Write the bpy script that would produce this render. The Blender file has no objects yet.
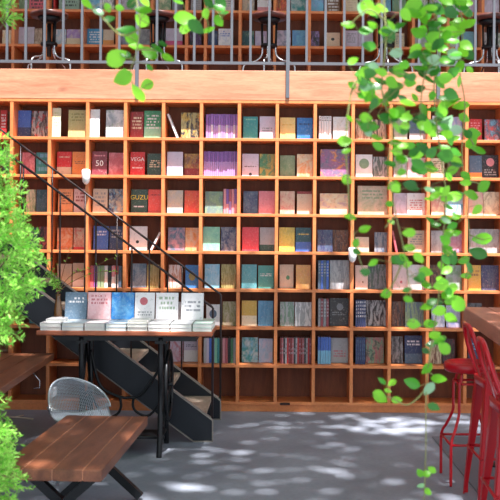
import bpy, math, random
from mathutils import Vector, Matrix
R = random.Random(7)
sc = bpy.context.scene
col = sc.collection
PI = math.pi
# ------------------------------------------------------------------ camera
F, CX, CY, H, D = 900.0, 270.0, 238.0, 1.573, 8.14     # focal length in pixels, vanishing point, eye height, bookcase distance
ROLL = math.radians(0.45)
def P(px, py, Y):
    """photograph pixel at distance Y -> point in the room"""
    du, dv = px - 250, py - 250
    u = du * math.cos(ROLL) + dv * math.sin(ROLL) + 250
    v = -du * math.sin(ROLL) + dv * math.cos(ROLL) + 250
    return Vector(((u - CX) * Y / F, Y, H - (v - CY) * Y / F))
cam = bpy.data.objects.new('camera', bpy.data.cameras.new('camera'))
col.objects.link(cam)
cam.location = (0, 0, H)
cam.rotation_euler = (Matrix.Rotation(PI / 2, 4, 'X') @ Matrix.Rotation(ROLL, 4, 'Z')).to_euler()
cam.data.sensor_width = 36
cam.data.lens = F / 500 * 36
cam.data.shift_x = -(CX - 250) / 500
cam.data.shift_y = -(250 - CY) / 500
cam.data.dof.use_dof = True
cam.data.dof.focus_distance = 7.6
cam.data.dof.aperture_fstop = 5.0
sc.camera = cam

# ------------------------------------------------------------------ materials
def srgb(c):
    return tuple((x / 255 / 12.92 if x / 255 <= .04045 else ((x / 255 + .055) / 1.055) ** 2.4) for x in c) + (1,)
class NT:
    def __init__(s, name):
        s.m = bpy.data.materials.new(name); s.m.use_nodes = True
        s.t = s.m.node_tree; s.n = s.t.nodes; s.b = s.n['Principled BSDF']
    def new(s, k, **kw):
        n = s.n.new(k)
        for a, v in kw.items(): setattr(n, a, v)
        return n
    def link(s, a, b): s.t.links.new(a, b)
    def math(s, op, a, b=None, c=None):
        n = s.n.new('ShaderNodeMath'); n.operation = op
        for i, v in enumerate((a, b, c)):
            if v is None: continue
            if isinstance(v, (int, float)): n.inputs[i].default_value = v
            else: s.link(v, n.inputs[i])
        return n.outputs[0]
    def mix(s, f, a, b):
        n = s.n.new('ShaderNodeMix'); n.data_type = 'RGBA'
        for i, v in ((0, f), (6, a), (7, b)):
            if isinstance(v, (int, float)): n.inputs[i].default_value = v
            elif isinstance(v, tuple): n.inputs[i].default_value = v
            else: s.link(v, n.inputs[i])
        return n.outputs[2]
    def coord(s, which='Object', scale=(1, 1, 1), loc=(0, 0, 0)):
        tc = s.n.new('ShaderNodeTexCoord'); mp = s.n.new('ShaderNodeMapping')
        mp.inputs['Scale'].default_value = scale; mp.inputs['Location'].default_value = loc
        s.link(tc.outputs[which], mp.inputs[0]); return mp.outputs[0]
    def noise(s, vec, sc=5, det=3, rough=.5, dist=0):
        n = s.n.new('ShaderNodeTexNoise'); s.link(vec, n.inputs['Vector'])
        n.inputs['Scale'].default_value = sc; n.inputs['Detail'].default_value = det
        n.inputs['Roughness'].default_value = rough; n.inputs['Distortion'].default_value = dist
        return n.outputs['Fac']
    def ramp(s, f, lo, hi):
        n = s.n.new('ShaderNodeMapRange'); s.link(f, n.inputs[0])
        n.inputs[1].default_value = lo; n.inputs[2].default_value = hi; n.clamp = True
        return n.outputs[0]
    def bump(s, h, st=.3, d=.01):
        n = s.n.new('ShaderNodeBump'); n.inputs['Strength'].default_value = st; n.inputs['Distance'].default_value = d
        s.link(h, n.inputs['Height']); s.link(n.outputs[0], s.b.inputs['Normal'])
        return n.outputs[0]
    def base(s, c):
        if isinstance(c, tuple): s.b.inputs['Base Color'].default_value = c
        else: s.link(c, s.b.inputs['Base Color'])
    def set(s, **kw):
        for k, v in kw.items(): s.b.inputs[k.replace('_', ' ')].default_value = v
def simple(name, c, rough=.5, metal=0, var=.15, sc=12, coat=0):
    t = NT(name); c = srgb(c)
    d = tuple(x * (1 - var) for x in c[:3]) + (1,)
    t.base(t.mix(t.noise(t.coord(), sc, 4), d, tuple(min(1, x * (1 + var)) for x in c[:3]) + (1,)))
    t.set(Roughness=rough, Metallic=metal, Coat_Weight=coat)
    return t.m
def wood(name, c1, c2, scale, rough=.45, knots=0, sc=3, lo=.3, hi=.7):
    t = NT(name); v = t.coord('Object', scale)
    g = t.ramp(t.noise(v, sc, 6, .6, .6), lo, hi)
    fine = t.noise(t.coord('Object', tuple(x * 5 for x in scale)), sc * 2, 3)
    c = t.mix(g, srgb(c1), srgb(c2))
    c = t.mix(t.math('MULTIPLY', t.ramp(fine, .45, .75), .35), c, tuple(x * .6 for x in srgb(c1)[:3]) + (1,))
    if knots:
        vo = t.new('ShaderNodeTexVoronoi'); vo.inputs['Scale'].default_value = knots
        t.link(t.coord('Object', (1, 1, 2)), vo.inputs['Vector'])
        k = t.math('SUBTRACT', 1, t.ramp(vo.outputs['Distance'], .01, .06))
        c = t.mix(t.math('MULTIPLY', k, .7), c, srgb((60, 25, 15)))
    t.base(c); t.set(Roughness=rough); t.bump(g, .1, .004)
    return t.m
M = {}
M['shelf'] = wood('shelf_wood', (204, 114, 62), (224, 140, 86), (1, 6, 1), .42, 0, 4)
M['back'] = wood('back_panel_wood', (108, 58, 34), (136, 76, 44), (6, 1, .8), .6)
M['fascia'] = wood('fascia_wood', (184, 112, 84), (214, 150, 118), (.5, 1, 5), .5, .9, 4)
M['table'] = wood('table_wood', (92, 52, 37), (140, 86, 60), (5, 1, 5), .38, 0, 3)
M['counter'] = wood('counter_wood', (162, 102, 84), (196, 134, 112), (6, 1, 6), .35, 0, 2)
M['seam'] = simple('table_seam', (188, 128, 98), .6)
M['desk'] = wood('desk_wood', (140, 74, 50), (176, 100, 66), (1, 5, 5), .4, 0, 3)
M['tread'] = wood('tread_wood', (140, 122, 108), (176, 158, 142), (4, 1, 4), .6)
M['steel'] = simple('black_steel', (38, 42, 50), .42, .3, .2, 5)
M['edge'] = simple('worn_steel_edge', (150, 142, 136), .5, .2)
M['iron'] = simple('cast_iron', (26, 28, 32), .4, .4)
M['railgrey'] = simple('grey_painted_steel', (98, 100, 108), .45, .3)
M['chrome'] = simple('brushed_chrome', (196, 198, 204), .25, .9)
M['rod'] = simple('dark_rod_steel', (66, 56, 58), .4, .5)
M['darkwood'] = wood('stool_dark_wood', (70, 34, 30), (108, 60, 52), (1, 4, 4), .35)
M['red'] = simple('red_painted_metal', (186, 0, 24), .34, .0, .08, 8, .1)
M['white'] = simple('white_ceramic', (240, 240, 242), .3, 0, .02)
M['paper'] = simple('book_pages', (226, 224, 218), .8, 0, .06, 60)
M['wire'] = simple('silver_wire', (204, 208, 216), .3, .7, .05)
M['stem'] = simple('vine_stem', (120, 122, 66), .6)
M['twig'] = simple('brown_twig', (122, 84, 56), .7)
M['trunk'] = simple('shrub_bark', (84, 66, 48), .8)
M['vase'] = simple('amber_glass', (92, 62, 34), .15, 0, .3, 20, .6)
M['mat'] = simple('grey_rubber_mat', (100, 102, 112), .7, 0, .1, 30)  # grey of the shaded floor, for the sheet where the sunlit floor ends
M['stick'] = simple('bleached_stick', (190, 176, 160), .7)
M['plate'] = simple('dark_metal_plate', (60, 40, 38), .4, .6)
M['concrete'] = simple('wall_plaster', (150, 146, 140), .8)
# floor
t = NT('painted_concrete')
v = t.coord('Object')
n1 = t.noise(v, 1.3, 6, .6, .4); n2 = t.noise(v, 30, 4, .7)
c = t.mix(t.ramp(n1, .3, .7), srgb((120, 126, 140)), srgb((150, 156, 170)))
c = t.mix(t.math('MULTIPLY', t.ramp(n2, .4, .7), .22), c, srgb((90, 94, 104)))
t.base(c); t.link(t.math('MULTIPLY_ADD', n1, .3, .38), t.b.inputs['Roughness']); t.bump(n2, .15, .004)
M['floor'] = t.m
def leafmat(name, c1, c2, trans=.45, rough=.35, sc=14):
    t = NT(name)
    gi = t.new('ShaderNodeNewGeometry')
    n = t.math('FRACT', t.math('ADD', gi.outputs['Random Per Island'], 0))
    c = t.mix(n, srgb(c1), srgb(c2))
    t.base(c); t.set(Roughness=rough)
    tr = t.new('ShaderNodeBsdfTranslucent'); t.link(c, tr.inputs[0])
    mx = t.new('ShaderNodeMixShader'); mx.inputs[0].default_value = trans
    t.link(t.b.outputs[0], mx.inputs[1]); t.link(tr.outputs[0], mx.inputs[2])
    t.link(mx.outputs[0], t.n['Material Output'].inputs[0])
    return t.m
M['leaf'] = leafmat('vine_leaf', (84, 168, 24), (150, 225, 60))
M['leafdark'] = leafmat('vine_leaf_deep', (34, 96, 26), (70, 150, 36), .3)
M['leafpale'] = leafmat('vine_leaf_pale', (110, 160, 110), (160, 196, 160), .25, .2)
M['fern'] = leafmat('shrub_needles', (104, 192, 52), (190, 240, 120), .5, .5)
M['canopy'] = leafmat('canopy_leaf', (60, 120, 36), (100, 160, 50), .25, .5)

# ------------------------------------------------------------------ mesh helpers
class MB:
    def __init__(s): s.v = []; s.f = []; s.mi = []; s.sm = []
    def face(s, pts, mi=0, sm=False):
        b = len(s.v); s.v += [tuple(p) for p in pts]; s.f.append(tuple(range(b, b + len(pts)))); s.mi.append(mi); s.sm.append(sm)
    def raw(s, vs, fs, mi=0, sm=False):
        b = len(s.v); s.v += [tuple(p) for p in vs]
        for f in fs: s.f.append(tuple(i + b for i in f)); s.mi.append(mi); s.sm.append(sm)
    def box(s, x0, x1, y0, y1, z0, z1, mi=0, mat=None):
        vs = [Vector((x, y, z)) for z in (z0, z1) for y in (y0, y1) for x in (x0, x1)]
        if mat: vs = [mat @ v for v in vs]
        s.raw(vs, [(0, 2, 3, 1), (4, 5, 7, 6), (0, 1, 5, 4), (2, 6, 7, 3), (0, 4, 6, 2), (1, 3, 7, 5)], mi)
    def tube(s, pts, r, seg=8, mi=0, closed=False, flat=1.0):
        pts = [Vector(p) for p in pts]; n = len(pts)
        rs = r if isinstance(r, (list, tuple)) else [r] * n
        vs = []; prev = None
        for i, p in enumerate(pts):
            a = pts[(i - 1) % n] if (i > 0 or closed) else p
            b = pts[(i + 1) % n] if (i < n - 1 or closed) else p
            d = (b - a).normalized()
            if prev is None: u = d.orthogonal().normalized()
            else: u = (prev - d * prev.dot(d)).normalized()
            prev = u; w = d.cross(u)
            for k in range(seg):
                an = 2 * PI * k / seg
                vs.append(p + u * math.cos(an) * rs[i] + w * math.sin(an) * rs[i] * flat)
        fs = []
        for i in range(n if closed else n - 1):
            j = (i + 1) % n
            for k in range(seg):
                fs.append((i * seg + k, i * seg + (k + 1) % seg, j * seg + (k + 1) % seg, j * seg + k))
        s.raw(vs, fs, mi, True)
        if not closed:
            b = len(s.v) - len(vs)
            s.f.append(tuple(b + k for k in range(seg))[::-1]); s.mi.append(mi); s.sm.append(False)
            s.f.append(tuple(b + (n - 1) * seg + k for k in range(seg))); s.mi.append(mi); s.sm.append(False)
    def lathe(s, prof, cx=0, cy=0, cz=0, seg=24, mi=0, mat=None):
        vs = []
        for r, z in prof:
            for k in range(seg):
                an = 2 * PI * k / seg
                p = Vector((cx + r * math.cos(an), cy + r * math.sin(an), cz + z)); vs.append(mat @ p if mat else p)
        fs = [(i * seg + k, i * seg + (k + 1) % seg, (i + 1) * seg + (k + 1) % seg, (i + 1) * seg + k) for i in range(len(prof) - 1) for k in range(seg)]
        s.raw(vs, fs, mi, True)
        b = len(s.v) - len(vs)
        if prof[0][0] > 1e-4: s.f.append(tuple(b + k for k in range(seg))[::-1]); s.mi.append(mi); s.sm.append(False)
        if prof[-1][0] > 1e-4: s.f.append(tuple(b + (len(prof) - 1) * seg + k for k in range(seg))); s.mi.append(mi); s.sm.append(False)
    def prism(s, poly, y0, y1, mi=0):
        """polygon in x,z extruded along y"""
        n = len(poly)
        vs = [(x, y0, z) for x, z in poly] + [(x, y1, z) for x, z in poly]
        s.raw(vs, [tuple(range(n)), tuple(range(2 * n - 1, n - 1, -1))] + [(i, i + n, (i + 1) % n + n, (i + 1) % n) for i in range(n)], mi)
    def build(s, name, mats, parent=None, loc=None, rot=None, bevel=0):
        me = bpy.data.meshes.new(name); me.from_pydata(s.v, [], s.f)
        for m in (mats if isinstance(mats, (list, tuple)) else [mats]): me.materials.append(m)
        me.polygons.foreach_set('material_index', s.mi); me.polygons.foreach_set('use_smooth', s.sm)
        me.update()
        o = bpy.data.objects.new(name, me); col.objects.link(o)
        if parent: o.parent = parent
        if loc is not None: o.location = loc
        if rot is not None: o.rotation_euler = rot
        if bevel:
            b = o.modifiers.new('bevel', 'BEVEL'); b.width = bevel; b.segments = 2; b.limit_method = 'ANGLE'
        return o
def tag(o, label, cat, group=None):
    o['label'] = label; o['category'] = cat
    if group: o['group'] = group
    return o
def thing(name, label, cat, loc=(0, 0, 0), rz=0, group=None):
    o = bpy.data.objects.new(name, None); col.objects.link(o)
    o.location = loc; o.rotation_euler = (0, 0, rz); o.empty_display_size = .1
    return tag(o, label, cat, group)
def struct(o): o['kind'] = 'structure'; return o
def dup(root, loc, rz, label):
    r = root.copy(); col.objects.link(r); r.location = loc; r.rotation_euler = (0, 0, rz); r['label'] = label
    for ch in list(root.children):
        c = ch.copy(); col.objects.link(c); c.parent = r
        for g in ch.children:
            d = g.copy(); col.objects.link(d); d.parent = c
    return r
def smooth(pts, n=6):
    pts = [Vector(p) for p in pts]; out = []
    for i in range(len(pts) - 1):
        p0 = pts[max(i - 1, 0)]; p1 = pts[i]; p2 = pts[i + 1]; p3 = pts[min(i + 2, len(pts) - 1)]
        for k in range(n):
            t = k / n
            out.append(.5 * ((2 * p1) + (-p0 + p2) * t + (2 * p0 - 5 * p1 + 4 * p2 - p3) * t * t + (-p0 + 3 * p1 - 3 * p2 + p3) * t ** 3))
    return out + [pts[-1]]

# ------------------------------------------------------------------ the setting
S1 = F / D
D2 = F / 101.1
ZD = 3.085                                # upper deck level
m = MB(); m.box(-6, 6, -2, D + 1.2, -.1, 0); struct(m.build('floor', M['floor']))
m = MB(); m.box(-5, 5, D + .42, D + .52, 0, 2.86); struct(m.build('wall_back', M['concrete']))
m = MB(); m.box(-5, 5, D + 1.25, D + 1.35, 2.86, 5.6); struct(m.build('wall_upstairs', M['concrete']))
m = MB(); m.box(-5, 5, D + .021, D + 1.25, 2.8605, ZD - .004); struct(m.build('trim_2', M['darkwood']))
m = MB(); m.box(-5, 5, D - .25, D + 1.35, 5.6, 5.75); struct(m.build('ceiling', M['concrete']))
m = MB(); m.box(-3.6, -3.5, 3.2, D - .03, 0, 3.9); struct(m.build('wall_left', M['plate']))  # unseen wall added to keep skylight off the lower left shelves
XB = [-5 + 0, -2.78, 1.37, 5]
m = MB()
m.box(-5, 5, D - .004, D + .02, 2.8175, ZD)
struct(m.build('trim_1', M['fascia'], bevel=.003))
m = MB(); m.box(1.30, 3.4, 4.6, 7.15, .0, .008)  # dark sheet added where bright floor ends; shade put into its colour
tag(m.build('floor_mat', M['mat']), 'dark grey rubber mat on the floor under the red stools', 'mat')

# ------------------------------------------------------------------ lower bookcase
DX = [(10.7 + 37.95 * k - CX) / S1 for k in range(-4, 17)]   # divider centres; DX[k+4]
def dx(k): return DX[k + 4]
ZS = [H - (102 + 37.76 * j - CY) / S1 for j in range(8)] + [H - (403.5 - CY) / S1]     # shelf centre heights
TH, TD, DEP = .013, .015, .30
bc = thing('bookcase', 'long orange wood bookcase of square compartments standing on the floor along the wall', 'bookcase', (0, D, 0))
def part(mb, name, mat, parent, **k): return mb.build(name, mat, parent, **k)
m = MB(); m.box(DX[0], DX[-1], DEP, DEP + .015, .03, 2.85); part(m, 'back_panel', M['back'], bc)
for x in DX:
    m = MB(); m.box(x - TD, x + TD, 0, DEP - .001, ZS[8], ZS[0] + TH); part(m, 'divider', M['shelf'], bc, bevel=.002)
for j, z in enumerate(ZS):
    m = MB(); m.box(DX[0] - TD, DX[-1] + TD, -.002, DEP - .001, z - TH, z + TH); part(m, 'shelf_board', M['shelf'], bc, bevel=.002)
m = MB(); m.box(DX[0] - TD, DX[-1] + TD, .012, .04, 0.0, ZS[8] - TH - .001); part(m, 'plinth', M['shelf'], bc, bevel=.002)
p0, p1 = P(280, 404, D - .004), P(290, 404, D - .004)
m = MB(); m.box(p0.x, p1.x, -.006, -.0025, ZS[8] - .012, ZS[8] + .009); part(m, 'label_plate', M['plate'], bc)

# upstairs bookcase
UX = [(11.3 + 34.7 * k - CX) / 101.1 for k in range(-3, 6)] + [(203.7 + 34.7 * k - CX) / 101.1 for k in range(0, 12)]
ZU = [ZD + .03, H + (CY - 47) / 101.1, H + (CY - 12) / 101.1, H + (CY + 23) / 101.1]
ub = thing('bookcase', 'upstairs orange wood bookcase behind the balcony railing', 'bookcase', (0, D2, ZD))
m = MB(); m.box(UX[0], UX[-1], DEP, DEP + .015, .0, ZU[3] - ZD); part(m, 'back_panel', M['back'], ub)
for x in UX:
    m = MB(); m.box(x - TD, x + TD, 0, DEP - .001, .0, ZU[3] - ZD); part(m, 'divider', M['shelf'], ub, bevel=.002)
for z in ZU:
    m = MB(); m.box(UX[0] - TD, UX[-1] + TD, -.002, DEP - .001, z - TH - ZD + .0, z + TH - ZD); part(m, 'shelf_board', M['shelf'], ub, bevel=.002)

# ------------------------------------------------------------------ book covers
NC = {
 'red': (200, 40, 44), 'darkred': (140, 36, 38), 'coral': (226, 84, 74), 'pink': (226, 150, 162), 'lilac': (206, 194, 216), 'maroon': (128, 52, 66),
 'white': (232, 228, 232), 'cream': (228, 214, 184), 'beige': (206, 186, 164), 'khaki': (190, 178, 120), 'yellow': (226, 196, 84), 'gold': (208, 168, 70),
 'orange': (226, 142, 66), 'brown': (122, 84, 62), 'dark': (46, 42, 48), 'black': (26, 26, 30), 'grey': (128, 130, 138), 'silver': (176, 178, 184),
 'green': (72, 132, 92), 'mint': (140, 200, 172), 'sage': (130, 156, 124), 'darkgreen': (52, 82, 70), 'teal': (56, 142, 146), 'darkteal': (44, 84, 96),
 'blue': (52, 122, 200), 'sky': (122, 184, 218), 'navy': (44, 58, 104), 'slate': (84, 106, 132), 'royal': (66, 104, 190), 'purple': (142, 92, 178),
 'violet': (176, 142, 208), 'olive': (142, 134, 74), 'rose': (190, 92, 104)}
def C(c): return srgb(NC[c]) if isinstance(c, str) else srgb(c)
_cache = {}
def cover(c1, c2='white', c3=None, art=0, text=None, split=None, circ=None, wrap=False, seed=0, ax='x'):
    key = (c1, c2, c3, art, text, split, circ, wrap, seed % 6, ax)
    if key in _cache: return _cache[key]
    t = NT('book_cover_' + (c1 if isinstance(c1, str) else 'mixed'))
    tc = t.new('ShaderNodeTexCoord'); sp = t.new('ShaderNodeSeparateXYZ'); t.link(tc.outputs['Generated'], sp.inputs[0])
    x, z = sp.outputs['X' if ax == 'x' else 'Y'], sp.outputs['Z']
    cb = t.new('ShaderNodeCombineXYZ'); t.link(x, cb.inputs[0]); t.link(z, cb.inputs[1]); cb.inputs[2].default_value = seed * 3.7 + 1
    vec = cb.outputs[0]
    a, b = C(c1), C(c2)
    avec = vec
    if wrap:
        glint_map = t.new('ShaderNodeMapping'); glint_map.inputs['Rotation'].default_value = (0, 0, .75 if seed % 2 else -.6); glint_map.inputs['Scale'].default_value = (1.9, .55, 1)  # diagonal streaks painted into wrapped covers in place of glints on the film
        t.link(vec, glint_map.inputs[0]); avec = glint_map.outputs[0]
    c = t.mix(t.math('MULTIPLY', t.ramp(t.noise(vec, 4, 3), .35, .75), .3), a, tuple(q * .7 for q in a[:3]) + (1,))
    if art:
        c = t.mix(t.math('MULTIPLY', t.ramp(t.noise(avec, 2.8 if wrap else 2.3, 5, .6, 1.3 if wrap else .9), .45 if wrap else .42, .55 if wrap else .62), art), c, b)
        if c3: c = t.mix(t.math('MULTIPLY', t.ramp(t.noise(vec, 4.2, 5, .65, .6), .52, .62), art), c, C(c3))
    if split:
        c = t.mix(t.math('LESS_THAN', z, split), c, C(c3 or c2))
    if circ:
        cx, cz, r, cc = circ
        q = t.math('ADD', t.math('POWER', t.math('SUBTRACT', x, cx), 2), t.math('POWER', t.math('MULTIPLY', t.math('SUBTRACT', z, cz), 1.35), 2))
        c = t.mix(t.math('LESS_THAN', q, r * r), c, C(cc))
    if text:
        z0, z1, rows = text
        zz = t.math('MULTIPLY', t.math('SUBTRACT', z, z0), rows / (z1 - z0))
        row = t.math('FLOOR', zz)
        inb = t.math('MULTIPLY', t.math('GREATER_THAN', zz, 0), t.math('LESS_THAN', zz, rows))
        bar = t.math('GREATER_THAN', t.math('FRACT', zz), .45)
        c2v = t.new('ShaderNodeCombineXYZ'); t.link(t.math('MULTIPLY', x, 1), c2v.inputs[0]); t.link(t.math('MULTIPLY', row, 3.3), c2v.inputs[1]); c2v.inputs[2].default_value = seed
        lt = t.math('GREATER_THAN', t.noise(c2v.outputs[0], 14, 0), .45)
        edge = t.math('MULTIPLY', t.math('GREATER_THAN', x, .14), t.math('LESS_THAN', x, .86))
        f = t.math('MULTIPLY', t.math('MULTIPLY', inb, bar), t.math('MULTIPLY', lt, edge))
        c = t.mix(t.math('MULTIPLY', f, .85), c, b)
    c = t.mix(t.math('MULTIPLY', t.ramp(t.noise(vec, 13, 3, .7, .4), .56, .66), .18), c, srgb((236, 232, 226)))
    c = t.mix(t.math('MULTIPLY', t.ramp(t.noise(vec, 9, 4, .7, .8), .58, .66), .30), c, srgb((40, 36, 40)))
    t.base(c); t.set(Roughness=.38)
    if wrap:
        t.set(Roughness=.45, Coat_Weight=1.0, Coat_Roughness=.1)
        bn = t.new('ShaderNodeBump'); bn.inputs['Strength'].default_value = 1.0; bn.inputs['Distance'].default_value = .06
        mp = t.new('ShaderNodeMapping'); mp.inputs['Rotation'].default_value = (0, 0, .7); mp.inputs['Scale'].default_value = (2.4, .8, 1); t.link(vec, mp.inputs[0])
        t.link(t.noise(mp.outputs[0], 5, 4, .6, 1.5), bn.inputs['Height']); t.link(bn.outputs[0], t.b.inputs['Coat Normal'])
    _cache[key] = t.m
    return t.m
def book_mesh(w, th, h, spine_front=False):
    """front cover looks to -Y; origin at the bottom centre of the cover"""
    m = MB(); c = .0025
    if not spine_front:
        m.box(-w / 2, w / 2, 0, c, 0, h); m.box(-w / 2, w / 2, th - c, th, 0, h); m.box(-w / 2, -w / 2 + c, c, th - c, 0, h)
        m.box(-w / 2 + c, w / 2 - .004, c, th - c, .003, h - .003, 1)
    else:   # w = spine thickness, th = page depth
        m.box(-w / 2, w / 2, 0, c, 0, h); m.box(-w / 2, -w / 2 + c, c, th, 0, h); m.box(w / 2 - c, w / 2, c, th, 0, h)
        m.box(-w / 2 + c, w / 2 - c, c, th - .004, .003, h - .003, 1)
    return m
ORD = 'zeroth first second third fourth fifth sixth seventh eighth ninth tenth eleventh twelfth thirteenth fourteenth fifteenth sixteenth seventeenth eighteenth nineteenth'.split()
SHADE = {}
LEANBACK = math.radians(5)
def place_row(cells, rowname, left_of, right_of, zc_top, zc_roof, Y0, S, roll_y, grp):
    """cells: {j: [items]};  items F: ('F', x0, x1, h, desc, cover kwargs, lit)   S: ('S', x0, x1, h, n, desc, [cover kwargs...])"""
    for j, items in cells.items():
        xl, xr = left_of(j) + TD + .001, right_of(j) - TD - .001
        comp = 'compartment ' if False else ''
        nF = [it for it in items if it[0] == 'F']
        pos = 0
        for it in items:
            if it[0] == 'F':
                _, a, b, h, desc, kw, lit = it
                # convert photo x (in that row's height) into metres
                pa, pb = P(a, roll_y, Y0).x, P(b, roll_y, Y0).x
                sc_ = (Y0 + .08) / Y0
                w = max(.05, (pb - pa) * sc_ - .004)
                xc = (pa + pb) / 2 * sc_ if abs(pa) < 9 else 0
                xc = min(max(xc, xl + w / 2), xr - w / 2) if w < xr - xl else (xl + xr) / 2
                hh = min(h / S * sc_, zc_roof - zc_top - .012)
                clear = zc_roof - zc_top
                rec = max(.02, (clear - lit * hh) / 2.87) if lit > 0 else .135 + R.uniform(0, .02)
                th = R.uniform(.015, .026)
                lean = min(LEANBACK, math.asin(min(.9, (DEP - rec - th - .03) / hh)))
                o = book_mesh(w, th, hh).build('book', [cover(seed=R.randrange(99), **kw), M['paper']])
                o.location = (xc, Y0 + rec, zc_top + .0006 + th * math.sin(lean)); o.rotation_euler = (-lean, 0, 0)
                side = '' if len(nF) == 1 else ('left in ' if pos == 0 else 'right in ')
                if len(nF) == 1: side = 'in '
                pos += 1
                tag(o, f"{desc}, {side}{ORD[j + 2]} compartment, {rowname}", 'book', grp)
            elif it[0] == 'S':
                _, a, b, h, n, desc, kws = it
                pa, pb = P(a, roll_y, Y0).x, P(b, roll_y, Y0).x
                sc_ = (Y0 + .09) / Y0; pa *= sc_; pb *= sc_
                pa = max(pa, xl); pb = min(pb, xr)
                w = (pb - pa) / n
                for i in range(n):
                    kw = kws[i % len(kws)] if len(kws) != n else kws[i]
                    dsc = desc if isinstance(desc, str) else desc[i % len(desc)]
                    hh = min(h / S * sc_, zc_roof - zc_top - .012) - R.uniform(0, .004)
                    o = book_mesh(w * .88, .14, hh, True).build('book', [cover(seed=i, **kw), M['paper']])
                    o.location = (pa + (i + .5) * w, Y0 + .085 + R.uniform(0, .012), zc_top + .0005)
                    tag(o, f"{dsc}, {ORD[i + 1]} of the spines in {ORD[j + 2]} compartment, {rowname}", 'book', grp)
            elif it[0] == 'L':     # a book leaning sideways, spine out
                _, a, b, h, desc, kw, sgn = it
                pa, pb = P(a, roll_y, Y0).x, P(b, roll_y, Y0).x
                th = .018; hh = h / S; ang = math.asin(min(.9, (abs(pb - pa) - th) / hh))
                o = book_mesh(th, .16, hh, True).build('book', [cover(seed=1, **kw), M['paper']])
                # sgn -1: top leans left, foot on the right
                foot = (pb - th) if sgn < 0 else (pa + th)
                foot = min(max(foot, xl + .022), xr - .022)
                tip = hh * math.sin(ang) + th * .6
                foot = max(foot, xl + tip + .004) if sgn < 0 else min(foot, xr - tip - .004)
                o.location = (foot, Y0 + .07, zc_top + math.sin(ang) * th / 2 + .001); o.rotation_euler = (0, sgn * ang, 0)
                tag(o, f"{desc}, in {ORD[j + 2]} compartment, {rowname}", 'book', grp)
def k(c1, c2='white', **kw): d = dict(c1=c1, c2=c2); d.update(kw); return d
T = (.55, .88, 3); TT = (.3, .85, 5); TB = (.1, .3, 3)
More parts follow.
